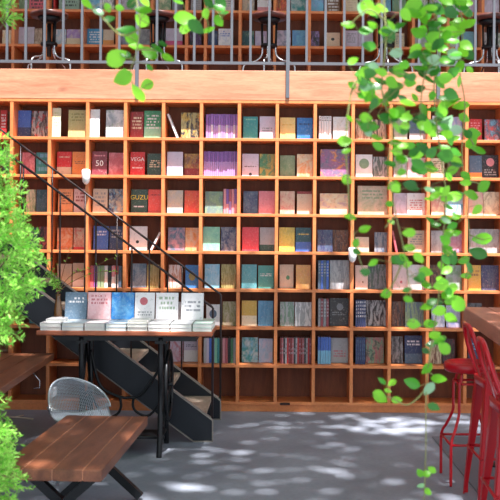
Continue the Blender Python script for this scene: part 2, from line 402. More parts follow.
ROWS = {
0: {-1: [('F', 0, 6.5, 27, 'red book with white title', k('red', text=TT), .4), ('F', 7, 10, 27, 'narrow dark green book', k('darkgreen'), 0)],
    0: [('F', 15, 28.5, 28, 'blue book with dark lower half', k('royal', 'navy', split=.38), 0), ('F', 30.5, 48, 27, 'plastic wrapped book, red and black art', k('dark', 'silver', c3='red', art=.8, wrap=True), .05)],
    1: [('F', 52, 60.5, 29, 'narrow cream book', k('cream', 'khaki', text=TT), .9), ('F', 68, 86, 28, 'khaki book with dark title', k('khaki', 'olive', text=T), .33)],
    2: [('F', 90.5, 100, 28, 'narrow plain white book', k('white', 'grey'), .85), ('F', 106, 124.5, 28, 'white book with blue wreath', k('white', 'slate', c3='sage', art=.6), .5)],
    3: [('F', 129.5, 143, 27, 'dark red book, cream lettering', k('darkred', 'cream', text=(.3, .8, 4)), .06), ('F', 143.6, 161, 28, 'green book, white lettering', k((66, 150, 104), 'white', c3='mint', text=TT, split=.42), .1)],
    4: [('L', 167, 179, 26, 'white book leaning left', k('white'), -1), ('F', 181, 199.6, 26, 'black and yellow plastic wrapped book', k('dark', 'khaki', c3='gold', art=.9, wrap=True), .45)],
    5: [('S', 206, 238, 25, 13, 'purple book spine', [k('purple', 'violet', split=.55), k((128, 80, 164), 'violet', split=.53), k((150, 104, 186), 'lilac', split=.57)])],
    6: [('F', 243, 258, 23, 'teal book', k('teal', 'mint', text=(.8, .9, 1)), .1), ('F', 259.6, 275.6, 23, 'pale lilac book with small sketch', k('lilac', 'grey', text=(.3, .5, 2)), .4)],
    7: [('F', 280, 295.6, 22, 'yellow cream book', k((226, 196, 124), 'gold', text=(.6, .7, 1)), .35), ('F', 297, 313, 22, 'bright blue book', k('blue', 'navy', text=(.6, .75, 1)), .28)],
    8: [('S', 319, 331.6, 24, 5, 'white book spine', [k('white', 'dark', text=(.75, .95, 2))]), ('F', 333, 350, 23, 'white book with pale drawing', k('white', 'beige', art=.5), .5)],
    9: [('F', 356, 371, 22, 'wrapped brown and cream book', k('beige', 'brown', art=.9, wrap=True), .1), ('F', 371.6, 387, 21, 'wrapped dark and cream book', k('beige', 'dark', art=.9, wrap=True), .1)],
    10: [('F', 394, 408, 23, 'pale green grey book', k('sage', 'silver', art=.7), .2), ('F', 410.6, 427, 23, 'blue grey book', k('slate', 'white', c3='silver', split=.3), .3)],
    11: [('F', 432.7, 446.5, 25, 'white book with blue sketch', k('white', 'sky', art=.7), .3), ('F', 448.7, 463, 24, 'white book with blue houses', k('lilac', 'royal', art=.6), .3)],
    12: [('F', 470.8, 484.5, 23, 'red book with pale lettering', k('red', 'pink', text=TT), 0), ('F', 485.6, 501, 22, 'blue book with orange hills', k('slate', 'coral', c3='sky', art=.8), .1)]},
1: {-1: [('F', 0, 9, 23, 'dark green book', k('darkgreen'), 0)],
    0: [('F', 20, 33, 23, 'red floral book', k('rose', 'pink', c3='darkred', art=.8), 0), ('F', 34, 48, 23, 'teal book divided by dark cross', k('teal', 'sky', text=(.05, .95, 3)), 0)],
    1: [('F', 55, 70, 24, 'red book over pale base', k('red', 'beige', c3='beige', split=.35, text=(.7, .8, 1)), 0), ('F', 70.6, 86, 24, 'orange book with brown title', k('orange', 'brown', text=(.45, .6, 2)), 0)],
    2: [('F', 91.6, 107, 24, 'maroon book numbered 50', k('maroon', 'pink', text=(.75, .85, 1)), .33), ('F', 108, 124, 23, 'dusty red book with pale figure', k('rose', 'pink', art=.8), .05)],
    3: [('F', 129.5, 144.5, 24, 'red book with white block title', k('red', 'white', text=(.26, .36, 1)), .03), ('F', 146, 161.5, 23, 'dark green book, cream lettering', k('darkgreen', 'cream', c3='khaki', text=(.35, .7, 4)), 0)],
    4: [('F', 167, 183, 24, 'plain pale lilac book', k('lilac', 'silver'), .5), ('F', 183.6, 199.6, 23, 'brown painted cover book, red base', k('brown', 'gold', c3='darkred', art=.7, split=.35), 0)],
    5: [('S', 204, 238, 25, 16, 'violet book spine', [k('purple', 'violet', split=.6), k((124, 78, 160), 'violet', split=.58)])],
    6: [('F', 242, 259, 23, 'pale book with small dark bird', k('lilac', 'dark', text=(.38, .46, 1), circ=(.5, .1, .09, 'dark')), .1), ('F', 259.6, 275.6, 23, 'green book with yellow field', k('green', 'gold', art=.7), .05)],
    7: [('F', 280, 295.6, 22, 'sage green book', k('sage', 'green', art=.5), 0), ('F', 297, 313, 23, 'cream book with orange bird', k('cream', 'orange', art=.8), .2)],
    8: [('F', 320.4, 350, 28, 'large book with multicoloured flowers', k((150, 96, 140), 'slate', c3='orange', art=.8), .36)],
    9: [('F', 356, 373, 23, 'white book with green round tree', k('white', 'grey', circ=(.5, .6, .3, 'sage')), .2), ('F', 373.5, 388, 21, 'grey and green leafy book', k('silver', 'darkgreen', art=.8, wrap=True), .1)],
    10: [('F', 394, 408, 21, 'green and lilac book', k('sage', 'lilac', art=.8), .2), ('F', 409, 427, 20, 'pinkish white book', k('pink', 'white', art=.9), .5)],
    11: [('F', 431, 445, 20, 'cream book behind vine leaves', k('cream', 'brown', text=TT), .3), ('F', 449, 463, 20, 'dark brown book', k('brown', 'dark', art=.8), 0)],
    12: [('F', 470, 483, 23, 'blue book with orange foot', k('slate', 'orange', c3='orange', split=.25), .1), ('F', 484, 501, 24, 'black book with pink disc', k('dark', 'silver', circ=(.5, .7, .24, 'pink'), text=(.1, .4, 3)), 0)]},
2: {0: [('F', 24, 33.5, 23, 'green and cream portrait book', k('sage', 'cream', art=.9), 0), ('F', 34, 47, 23, 'dark blue green book', k('darkteal', 'slate', art=.6), 0)],
    1: [('F', 56, 71, 24, 'light orange book with lettering', k((232, 160, 104), 'brown', text=TT), 0), ('F', 72, 86, 24, 'pale pink book, red lettering', k((226, 196, 196), 'darkred', text=(.4, .85, 3)), 0)],
    2: [('F', 92, 107, 24, 'cream book with pencil doodles', k('beige', 'grey', text=(.2, .85, 4)), .05), ('F', 108, 123.6, 24, 'blue book with two faces', k('navy', 'cream', c3='sky', art=.7), .05)],
    3: [('F', 129.5, 146.5, 24, 'green book, yellow block lettering', k('darkgreen', 'white', text=(.2, .3, 1)), 0), ('F', 147, 161.5, 24, 'coral red book', k('coral', 'darkred', text=(.7, .8, 1)), 0)],
    4: [('F', 167, 183, 23, 'beige book with faint drawing', k('beige', 'silver', art=.7), .33), ('F', 184, 199.6, 23, 'red orange book', k((222, 74, 52), 'orange', art=.3), .05)],
    5: [('F', 205, 223, 22, 'grey green book', k('sage', 'slate', art=.6), .45), ('S', 223.5, 237, 25, 5, 'pink and purple book spine', [k('pink', 'rose'), k('purple', 'pink', split=.4), k('rose', 'violet', split=.5)])],
    6: [('F', 243, 258, 23, 'dark blue grey book', k('slate', 'navy', art=.7), 0), ('F', 259, 275.6, 23, 'dusty pink book', k((214, 130, 146), 'pink', art=.5), .05)],
    7: [('F', 280, 295, 23, 'beige book with pink flowers', k('beige', 'rose', art=.6), .25), ('F', 297, 312.4, 23, 'tan book with red top edge', k('darkred', 'beige', c3='beige', split=.88), .2)],
    8: [('F', 320, 349, 21, 'wide cream book with orange animal', k('cream', 'orange', c3='purple', art=.4), .35)],
    9: [('F', 358, 388, 29, 'large beige book with script lettering', k('beige', 'sage', art=.6, text=(.5, .85, 3)), .15)],
    10: [('F', 394, 408, 22, 'lilac book', k('lilac', 'grey', art=.4), .1), ('F', 409, 427, 22, 'white book with red doodles', k('white', 'rose', text=(.15, .7, 5)), .3)],
    11: [('F', 431.6, 445.5, 22, 'cream book with pink marks', k('cream', 'rose', art=.7), .2), ('F', 446, 464, 23, 'pale blue white book', k('sky', 'white', art=.9), .6)],
    12: [('F', 469, 484, 24, 'beige pink book', k('beige', 'pink', art=.7), .15), ('F', 484.5, 501, 24, 'beige book with brown animals', k('cream', 'brown', art=.6), .1)]},
3: {0: [('F', 27, 36.5, 22, 'dark teal book', k('darkteal'), 0), ('F', 37, 47, 23, 'dark book with pink figure', k('dark', 'rose', art=.7), 0)],
    1: [('F', 55, 71, 22, 'orange floral book', k((216, 120, 62), 'cream', art=.5), 0), ('F', 72, 86, 22, 'portrait book with red foot', k('beige', 'darkred', c3='red', split=.12, art=.6), 0)],
    2: [('F', 91.6, 107, 24, 'blue book with white title', k('royal', 'white', text=(.55, .8, 2), art=.0), 0), ('F', 108, 123, 24, 'dark navy book with white title', k('navy', 'silver', text=(.45, .85, 3)), 0)],
    3: [('F', 129, 147, 24, 'off white book with black spot', k('white', 'grey', circ=(.45, .35, .09, 'black')), .15), ('L', 150, 161, 20, 'white book leaning right', k('white'), 1)],
    4: [('F', 167.6, 184.7, 23, 'grey book with pink band', k('slate', 'pink', art=.6), .15), ('F', 185, 199, 23, 'orange and beige book', k('orange', 'beige', art=.8), .2)],
    5: [('F', 203, 220, 24, 'mint green book', k('mint', 'teal', art=.3), .42), ('F', 220.7, 237, 24, 'navy book with white curve', k('navy', 'silver', art=.5), .05)],
    6: [('F', 242, 259, 24, 'plain bright red pink book', k((220, 66, 80), 'pink'), .1), ('F', 259.6, 275, 24, 'lilac book with green foot', k('silver', 'darkgreen', c3='darkgreen', split=.27), 0)],
    7: [('F', 279, 295, 24, 'yellow book', k('yellow', 'olive', art=.5), .28), ('F', 295.6, 311.6, 24, 'teal blue book, yellow title', k('darkteal', 'yellow', c3='royal', text=(.65, .75, 1), split=.4), .12)],
    8: [('F', 317.5, 333, 22, 'dark blue plastic wrapped book', k('navy', 'slate', art=.6, wrap=True), .38), ('F', 333.5, 349.5, 22, 'brown plastic wrapped book', k('brown', 'dark', art=.8, wrap=True), 0)],
    9: [('F', 355.6, 369.5, 15, 'small beige book', k('beige', 'cream'), .4), ('F', 375, 388, 20, 'blue grey wrapped book', k('slate', 'silver', art=.5, wrap=True), .3)],
    10: [('L', 393.5, 400, 22, 'red book leaning left', k('rose', 'pink'), -1), ('F', 410, 427, 22, 'beige book with pale foot', k('beige', 'grey', text=TT), .2)],
    11: [('F', 431.6, 445, 22, 'grey and cream book', k('silver', 'grey', art=.8), .1), ('F', 446, 463.5, 22, 'purple pink book', k((170, 120, 150), 'lilac', art=.4), .25)],
    12: [('F', 470, 501, 24, 'large grey white wrapped book', k('silver', 'grey', art=.7, wrap=True), .3)]},
4: {0: [('F', 18, 30, 23, 'dark green book behind the shrub', k('darkgreen'), 0), ('F', 31, 47, 23, 'dark blue book behind the stairs', k('navy', 'slate', art=.5), 0)],
    1: [('F', 55, 70, 23, 'beige book', k('beige', 'silver'), 0), ('F', 71, 86, 24, 'pinkish white book with dark title', k('beige', 'brown', text=(.5, .7, 1), c3='white', split=.3), 0)],
    2: [('S', 90, 122, 22, 9, ['pink book spine', 'violet book spine', 'grey green book spine', 'sage book spine', 'white book spine', 'black book spine', 'pink and white book spine', 'coral book spine', 'blue grey book spine'],
         [k('rose'), k('purple'), k('sage', 'grey'), k('sage'), k('white'), k('black'), k('pink', 'white', split=.5), k('coral', 'white', split=.6), k('slate', 'sky')])],
    3: [('F', 130, 146, 24, 'grey blue book', k('slate', 'silver', art=.5), .1), ('F', 146.5, 159, 23, 'olive wrapped book', k('olive', 'khaki', art=.8, wrap=True), .1)],
    4: [('F', 168.4, 182, 23, 'brown and pink wrapped book', k((190, 130, 110), 'white', art=.7, wrap=True), .35), ('F', 185, 199, 23, 'blue book with gold square', k('blue', 'gold', circ=(.5, .5, .25, 'olive')), .15)],
    5: [('F', 204.4, 219.6, 24, 'light blue book with white frame', k('sky', 'white', art=.3), .15), ('F', 221, 236, 24, 'olive gold wrapped book', k('olive', 'khaki', art=.7, wrap=True), .2)],
    6: [('F', 241.5, 257, 24, 'teal blue book', k((92, 160, 172), 'sky'), .3), ('F', 258, 274, 23, 'teal book with white script', k((80, 158, 152), 'white', text=(.5, .65, 2)), .1)],
    7: [('F', 279.6, 294, 24, 'beige book with green leaf', k('beige', 'green', circ=(.6, .45, .13, 'green')), 0), ('F', 296, 311, 24, 'light orange book', k((224, 160, 96), 'yellow', art=.3), .28)],
    8: [('S', 318, 329, 29, 4, 'blue tall book spine', [k('slate', 'silver', text=(.5, .9, 4)), k('royal', 'silver', text=(.4, .9, 5))]), ('F', 330, 350, 29, 'silver plastic wrapped book', k('silver', 'grey', art=.7, wrap=True), .3)],
    9: [('F', 355.6, 368.5, 24, 'pinkish beige book', k((216, 190, 180), 'brown', circ=(.6, .3, .06, 'brown')), .1), ('F', 369, 387.6, 25, 'dark grey green wrapped book', k('grey', 'darkgreen', art=.8, wrap=True), 0)],
    10: [('F', 393, 409, 25, 'pale pink book with small emblem', k((220, 196, 200), 'rose', circ=(.55, .3, .08, 'rose')), .1), ('F', 410, 427, 25, 'off white book', k('white', 'beige', art=.6), .3)],
    11: [('F', 431.6, 444.5, 25, 'dark brown wrapped book', k('brown', 'dark', art=.8, wrap=True), 0), ('F', 446, 462, 25, 'grey green book', k('sage', 'silver', art=.8), .4)],
    12: [('F', 469, 482, 25, 'ochre book with brown letters', k('gold', 'brown', text=(.5, .8, 2)), .1), ('F', 483, 501, 25, 'dark blue wrapped book', k('navy', 'slate', wrap=True, art=.4), .1)]},
5: {0: [('F', 27, 40, 24, 'teal book behind the staircase', k('teal', 'mint'), 0), ('F', 41, 48, 24, 'narrow teal book behind the staircase', k('darkteal', 'mint'), 0)],
    4: [('F', 168, 183, 23, 'white book with black marks', k('white', 'dark', art=.4), 0), ('F', 184, 199, 23, 'grey patterned book', k('grey', 'white', art=.6), 0)],
    5: [('F', 206, 220, 21, 'white book with blue ring', k('white', 'royal', circ=(.5, .55, .27, 'slate')), .25), ('F', 222.5, 236, 24, 'olive beige book', k('olive', 'beige', art=.8), .2)],
    6: [('F', 241.5, 257, 25, 'gold book', k('gold', 'beige', c3='cream', split=.4), .1), ('F', 258, 273.5, 25, 'light blue wrapped book', k((84, 150, 196), 'sky', wrap=True, art=.4), .1)],
    7: [('F', 280, 294.5, 24, 'white and green wrapped book', k('silver', 'green', art=.7, wrap=True), .1), ('F', 295, 312, 24, 'white wrapped book with grey tree', k('white', 'grey', art=.7, wrap=True), .3)],
    8: [('S', 318, 329, 28, 4, 'dark red and grey book spine', [k('grey', 'silver', text=(.3, .9, 5)), k('maroon', 'silver', text=(.3, .9, 5))]), ('F', 330, 349.5, 28, 'black book with pale oval portrait', k('dark', 'grey', circ=(.55, .68, .17, 'grey'), text=(.35, .5, 2)), 0)],
    9: [('S', 355.5, 366, 27, 5, 'navy book spine with white bands', [k('navy', 'white', text=(.3, .95, 5))]), ('F', 366.5, 388, 26, 'silver and black wrapped book', k('dark', 'silver', art=.8, wrap=True), 0)],
    10: [('F', 393, 406, 25, 'dark brown wrapped book', k('dark', 'brown', art=.8, wrap=True), 0), ('F', 407, 426, 25, 'grey green wrapped book', k('sage', 'slate', art=.8, wrap=True), .1)],
    11: [('F', 432, 445.5, 22, 'blue and white book', k('white', 'royal', art=.7), .2), ('F', 446.5, 461, 22, 'lilac blue book', k('lilac', 'royal', art=.6), .3)],
    12: [('F', 469, 484, 24, 'dark grey book', k('dark', 'grey', art=.5), 0)]},
6: {4: [('F', 169, 182.5, 23, 'lilac book with pink picture', k('lilac', 'rose', art=.8), 0), ('F', 183, 198.5, 24, 'white book with blue title', k('lilac', 'navy', c3='white', split=.48, text=(.6, .72, 2)), 0)],
    5: [('S', 203.6, 236, 25, 12, ['pale grey book spine', 'lilac book spine', 'royal blue book spine', 'blue book spine', 'white teal book spine', 'mint book spine', 'brown book spine', 'pink book spine', 'pale pink book spine', 'black book spine', 'green book spine', 'grey book spine'],
         [k('silver'), k('lilac'), k('royal'), k('royal'), k('mint'), k('teal'), k('brown'), k('pink'), k('rose'), k('black'), k('green'), k('silver')])],
    6: [('F', 241.5, 258, 25, 'blue green book with white crane', k('teal', 'white', c3='sky', art=.6), 0), ('F', 258.5, 273, 24, 'lilac white book', k('lilac', 'sky', art=.6), 0)],
    7: [('S', 280, 312.5, 26, 18, ['dark red book spine', 'white and red book spine', 'dark book spine'], [k('darkred', 'silver', text=(.3, .6, 2)), k('rose', 'silver', text=(.3, .8, 3), art=.3), k('dark', 'silver', text=(.3, .6, 2)), k('silver', 'maroon', text=(.3, .8, 3)), k('red'), k('maroon', 'pink', text=(.3, .8, 3))])],
    8: [('S', 318, 331, 27, 5, 'blue book spine with pale foot', [k('royal', 'sky', split=.5)]), ('F', 331.6, 349, 25, 'silver wrapped book with pink title', k('silver', 'rose', text=(.2, .5, 3), wrap=True), 0)],
    9: [('S', 355.5, 365.5, 27, 5, 'dark navy book spine', [k('navy', 'slate', text=(.1, .9, 5))]), ('F', 366.5, 385, 26, 'red and green wrapped book', k('sage', 'rose', c3='darkgreen', art=.8, wrap=True), 0)],
    10: [('F', 392.5, 404.5, 27, 'black and green wrapped book', k('dark', 'silver', c3='darkgreen', art=.6, wrap=True), 0), ('F', 406, 424, 28, 'navy book with white title', k('navy', 'white', c3='slate', text=(.6, .82, 2), split=.35), 0)],
    11: [('F', 430, 443, 24, 'brown and cream book', k('brown', 'cream', art=.7, wrap=True), 0), ('F', 444, 457, 25, 'near black wrapped book', k('dark', 'maroon', art=.6, wrap=True), 0)],
    12: [('F', 470, 484, 26, 'dark navy book behind the red stools', k('navy', 'sky', text=(.5, .8, 3)), 0)]}}
RN = ['top row', 'second row down', 'third row down', 'fourth row down', 'fifth row down', 'sixth row down', 'seventh row down']
for r, cells in ROWS.items():
    place_row(cells, RN[r], lambda j: dx(j), lambda j: dx(j + 1), ZS[r + 1] + TH, ZS[r] - TH, D, S1, 125 + 37.8 * r, 'books on the lower bookcase')
# narrow title lettering that can be read
def lettering(txt, host_desc, size, zc, mat, xs=0):
    for o in list(col.objects):
        if o.get('label', '').startswith(host_desc + ','):
            cu = bpy.data.curves.new('title', 'FONT'); cu.body = txt; cu.size = size; cu.align_x = 'CENTER'; cu.extrude = .0004; cu.resolution_u = 2
            tmp = bpy.data.objects.new('title', cu); col.objects.link(tmp)
            dg = bpy.context.evaluated_depsgraph_get(); me = bpy.data.meshes.new_from_object(tmp.evaluated_get(dg))
            bpy.data.objects.remove(tmp)
            me.materials.clear(); me.materials.append(mat)
            q = bpy.data.objects.new('title', me); col.objects.link(q); q.parent = o
            q.location = (xs, -.001, zc); q.rotation_euler = (PI / 2, 0, 0)
            return q
W_, Y_ = simple('print_white', (245, 240, 240), .5, 0, 0), simple('print_yellow', (232, 214, 70), .5, 0, 0)
lettering('50', 'maroon book numbered 50', .075, .085, W_)
lettering('VEGA', 'red book with white block title', .05, .135, W_)
lettering('GUZU', 'green book, yellow block lettering', .06, .125, Y_)
lettering('THE', 'red book with white title', .02, .15, W_)

# upstairs rows: cell j between UX[j+3] and UX[j+4]
UROWS = {
1: {-1: [('F', 0, 9, 17, 'cream and orange book', k('cream', 'orange', art=.6), 0)],
    0: [('F', 14, 30, 20, 'lilac white book', k('lilac', 'silver', art=.5), 0), ('F', 32, 44, 19, 'tan photo book', k('beige', 'brown', art=.8), 0)],
    1: [('F', 53, 64.5, 18, 'white and blue book', k('white', 'sky', art=.6), 0), ('F', 65, 79, 18, 'purple and cream landscape book', k('violet', 'white', c3='cream', split=.5, art=.4), 0)],
    2: [('F', 84, 100, 19, 'blue book with white waves', k((70, 150, 200), 'white', text=(.2, .85, 5)), 0), ('F', 102, 113, 18, 'beige book with orange foot', k('beige', 'orange', c3='orange', split=.4), 0)],
    3: [('F', 120, 134, 19, 'blue purple book', k('slate', 'lilac', art=.6), 0), ('F', 137, 149, 19, 'grey patterned book', k('grey', 'silver', art=.9), 0)],
    4: [('S', 154, 163, 19, 3, 'dark book spine', [k('dark'), k('brown')]), ('F', 164, 182, 20, 'white book with pink foot', k('lilac', 'pink', c3=(220, 90, 140), split=.36), 0)],
    5: [('F', 189, 201, 18, 'dark purple book', k('dark', 'purple', art=.6), 0)],
    6: [('F', 206, 216, 18, 'dark blue book', k('navy', 'grey', art=.4), 0), ('F', 218, 232, 20, 'white book with blue title', k('white', 'royal', text=T, art=.3), 0)],
    7: [('F', 241.5, 254, 18, 'dark green blue book', k('darkteal', 'sage', art=.6), 0), ('F', 255, 270, 18, 'pale lilac book behind the stool', k('lilac', 'violet', art=.5), 0)],
    8: [('F', 276, 291, 19, 'grey lilac patterned book', k('lilac', 'slate', art=.7), 0), ('F', 292.5, 306, 19, 'sky blue book', k('sky', 'royal', art=.5), 0)],
    9: [('F', 311, 320, 18, 'black book with violet shape', k('dark', 'violet', art=.7), 0), ('F', 326, 341, 17, 'cream book with dark figure', k((226, 196, 170), 'dark', circ=(.5, .6, .12, 'dark')), 0)],
    10: [('F', 344.5, 358.5, 19, 'grey lilac book with headline', k('lilac', 'grey', text=TT), 0), ('F', 359, 374, 19, 'lilac book with eye drawing', k('lilac', 'slate', circ=(.5, .3, .12, 'slate')), 0)],
    11: [('F', 381, 394, 18, 'grey green book', k('sage', 'grey'), 0), ('F', 396, 406, 17, 'cream book with lettering', k('cream', 'grey', text=TT), 0)],
    12: [('F', 415, 429, 18, 'grey book behind vine leaves', k('silver', 'grey', art=.6), 0), ('F', 431, 445, 18, 'blue grey book behind vine leaves', k('slate', 'sky', art=.6), 0)],
    13: [('F', 449, 461, 18, 'grey and white book', k('silver', 'white', art=.8), 0), ('F', 463, 479, 19, 'light blue book', k((120, 170, 190), 'sky', art=.4), 0)],
    14: [('F', 486, 492, 18, 'narrow black and white book', k('dark', 'white', art=.8), 0), ('F', 493, 505, 18, 'pale green book', k('sage', 'white', art=.8), 0)]},
2: {-1: [('F', 0, 9, 20, 'pale green book', k('sage', 'mint'), 0)],
    0: [('F', 14, 24.5, 22, 'grey green book', k('sage', 'silver'), 0), ('F', 26, 43, 24, 'pink red book with black lettering', k((224, 96, 116), 'dark', text=(.1, .85, 5)), 0)],
    1: [('S', 49, 55, 24, 2, ['black book spine', 'red book spine'], [k('black'), k('red')]), ('F', 57, 78, 24, 'grey teal book with black title', k((150, 176, 160), 'dark', text=(.2, .8, 4)), 0)],
    2: [('F', 84, 98, 22, 'sky blue book', k('sky', 'white', art=.6), 0), ('F', 100, 113, 22, 'black and white sketch book', k('white', 'dark', art=.8), 0)],
    3: [('F', 119, 130, 22, 'grey lilac book', k('lilac', 'slate', art=.5), 0), ('F', 131, 148, 22, 'pale book behind green leaf', k('white', 'grey', art=.4), 0)],
    4: [('F', 155, 170, 22, 'pale green landscape book', k('sage', 'cream', art=.8), 0), ('F', 171, 182, 22, 'dark grey book', k('grey', 'dark', art=.5), 0)],
    5: [('F', 190, 201, 22, 'grey white striped book', k('silver', 'grey', text=(.1, .9, 8)), 0)],
    6: [('F', 207, 221, 22, 'cream green book', k('cream', 'sage', art=.5), 0), ('F', 223, 234, 22, 'pale pink book', k((222, 200, 200), 'grey', text=TT), 0)],
    7: [('F', 241.5, 254, 24, 'cream and grey book', k('beige', 'slate', art=.6), 0), ('F', 257, 271.5, 24, 'white pink book with dark title', k('white', 'darkred', c3='pink', text=T, split=.3), 0)],
    8: [('F', 276, 289, 24, 'orange red picture book', k('brown', 'coral', c3='orange', art=.8), 0), ('F', 291, 306, 24, 'teal book with white glow', k('teal', 'white', art=.7), 0)],
    9: [('F', 311, 324, 24, 'blue lilac book', k('sky', 'violet', art=.5), 0), ('F', 326, 341, 24, 'brown book with white script', k('brown', 'white', text=(.1, .9, 6)), 0)],
    10: [('F', 344.5, 358, 24, 'cream striped book', k('cream', 'beige', text=(.1, .9, 7)), 0), ('F', 360, 374, 24, 'sage book behind vine', k('sage', 'white', art=.5), 0)],
    11: [('F', 380, 392, 24, 'light blue grey book', k('sky', 'slate', art=.7), 0), ('F', 393, 407, 24, 'green grey book', k('sage', 'teal', art=.5), 0)],
    12: [('F', 415, 429, 24, 'white and black book', k('white', 'dark', art=.7), 0), ('F', 431, 444, 24, 'grey lilac book', k('lilac', 'grey', art=.6), 0)],
    13: [('F', 450, 464, 24, 'lilac grey plain book', k('lilac', 'silver', art=.4), 0), ('F', 465, 479, 24, 'pale violet book', k('lilac', 'violet', art=.4), 0)],
    14: [('F', 485, 501, 24, 'pale lilac book at the frame edge', k('lilac', 'grey', art=.4), 0)]}}
for r, cells in UROWS.items():
    rn = 'row behind the stools upstairs' if r == 1 else 'highest row upstairs'
    place_row(cells, rn, lambda j: UX[j + 3], lambda j: UX[j + 4], ZU[r] + TH, ZU[r + 1] - TH, D2, 101.1, 30, 'books on the upstairs bookcase')

# ------------------------------------------------------------------ balcony railing
rl = thing('railing', 'grey metal balcony railing with thin upright bars above the wood fascia', 'railing', (0, D + .04, ZD))
YR = D + .04; sr = F / YR
zr = H + (CY - 63.5) / sr - ZD
m = MB(); m.box(-4.6, 4.6, -.012, .012, zr - .013, zr + .013); part(m, 'bottom_rail', M['railgrey'], rl)
m = MB(); m.box(-4.6, 4.6, -.02, .02, .98, 1.02); part(m, 'top_rail', M['railgrey'], rl)
for kx in range(-16, 42):
    xp = 5.6 + 18.72 * kx; x = (xp - CX) / sr
    if abs(x) > 4.5: continue
    if (kx - 7) % 8 == 0:
        m = MB(); m.box(x - .016, x + .016, -.062, -.046, -.245, .98); m.box(x - .012, x + .012, -.047, -.011, .93, .97); m.box(x - .012, x + .012, -.047, -.011, zr - .01, zr + .01); part(m, 'post', M['railgrey'], rl)
    else:
        m = MB(); m.box(x - .011, x + .011, -.009, .009, zr + .01, .98); part(m, 'baluster', M['railgrey'], rl)

# ------------------------------------------------------------------ upstairs stools
def up_stool():
    t = thing('bar_stool', '', 'stool', group='round seat stools upstairs')
    m = MB(); m.lathe([(0, .56), (.165, .56), (.178, .572), (.178, .592), (.165, .6), (0, .6)], seg=28); part(m, 'seat', M['darkwood'], t)
    m = MB(); m.lathe([(0, .515), (.075, .515), (.11, .559), (0, .559)], seg=20); part(m, 'seat_plate', M['iron'], t)
    m = MB(); m.lathe([(.02, .19), (.02, .5)], seg=10); m.lathe([(0, .29), (.075, .29), (.08, .3), (.08, .31), (.075, .32), (0, .32)], seg=20)
    part(m, 'hub', M['iron'], t)
    for a in (45, 135, 225, 315):
        c, s = math.cos(math.radians(a)), math.sin(math.radians(a))
        m = MB(); m.tube([(c * .07, s * .07, .52), (c * .065, s * .065, .3)], .011); part(m, 'post', M['iron'], t)
        pts = smooth([(c * .062, s * .062, .31), (c * .07, s * .07, .22), (c * .12, s * .12, .17), (c * .2, s * .2, .15), (c * .245, s * .245, .11), (c * .25, s * .25, .005)], 5)
        m = MB(); m.tube(pts, .009); part(m, 'leg', M['chrome'], t)
    return t
st0 = up_stool()
YS = D + .38
labs = ['upstairs stool with dark round seat, first from the left end', 'upstairs round stool half hidden by green leaves, second from left',
        'upstairs stool with reddish round seat near the middle railing post', 'upstairs stool hidden behind the thick hanging vine leaves', 'upstairs stool at the right edge of the balcony']
for i, px in enumerate((49, 158, 269, 386, 490)):
    p = P(px, 60, YS)
    if i == 0: st0.location = (p.x, YS, ZD); st0['label'] = labs[0]; st0.rotation_euler.z = .35
    else: dup(st0, (p.x, YS, ZD), .35 + .13 * i, labs[i])

# ------------------------------------------------------------------ white lamps on the bookcase crossings
for (kx, zi, lab) in ((2, 2, 'small white pointed wall lamp at the bookcase crossing above the handrail'), (9, 4, 'small white pointed wall lamp on the bookcase crossing beside the vine')):
    x = dx(kx); z = ZS[zi]
    t = thing('wall_lamp', lab, 'lamp', (x, D - .003, z), 0, 'white wall lamps on the bookcase')
    m = MB()
    m.lathe([(0, -.080), (.014, -.076), (.030, -.055), (.038, -.02), (.040, .03), (.037, .05), (.028, .058), (0, .060)], 0, -.043, 0, 24)
    part(m, 'lamp_shade', M['white'], t)
    m = MB(); m.box(-.012, .012, -.006, .0005, -.01, .03); part(m, 'bracket', M['white'], t)

# ------------------------------------------------------------------ staircase
YN, YF = 6.94, 7.78
XN = -.435
sl = .735; rise = .202; run = rise / sl
sth = thing('staircase', 'black steel staircase with grey wood treads climbing left in front of the bookcase', 'staircase', (0, 0, 0))
def stringer(y, xe):
    # x,z outline: bottom right foot, goes up to the left; vertical depth .26
    zt = .165                                  # top edge height at right end
    top = lambda x: zt + sl * (xe - x)
    xl = xe - (ZD - zt) / sl - .15
    zb = lambda x: top(x) - .27
    xb = xe - (.27 - zt) / sl                  # where the lower edge meets the floor
    poly = [(xb, 0.0), (xe, 0.0), (xe, zt), (xl, top(xl)), (xl, zb(xl))]
    m = MB(); m.prism(poly, y - .006, y + .006)
    o = part(m, 'stringer', M['steel'], sth)
    # flanges: narrow steel lips along the edges
    m = MB()
    m.prism([(xe, zt), (xl, top(xl)), (xl, top(xl) + .012), (xe + .006, zt + .010)], y - .026, y + .026)
    m.prism([(xb, .0), (xl, zb(xl)), (xl, zb(xl) - .010), (xb + .01, -.0)], y - .026, y + .026)
    m.prism([(xe, 0), (xe + .008, 0), (xe + .008, zt + .008), (xe, zt)], y - .026, y + .026)
    m.prism([(xb, 0.0), (xe, 0.0), (xe, .008), (xb, .008)], y - .026, y + .026)
    fl = m.build('flange', M['edge'], o)
    return o
stringer(YN, XN); stringer(YF, -.42)
n = int((ZD - .2) / rise)
for i in range(n):
    x1 = -.49 - run * i; z = .205 + rise * i
    m = MB(); m.box(x1 - run - .02, x1, YN + .007, YF - .007, z - .03, z); part(m, 'tread', M['tread'], sth, bevel=.003)
xt = -.49 - run * n
m = MB(); m.box(xt - 1.2, xt, YN, D - .03, ZD - .06, ZD); part(m, 'landing', M['tread'], sth)
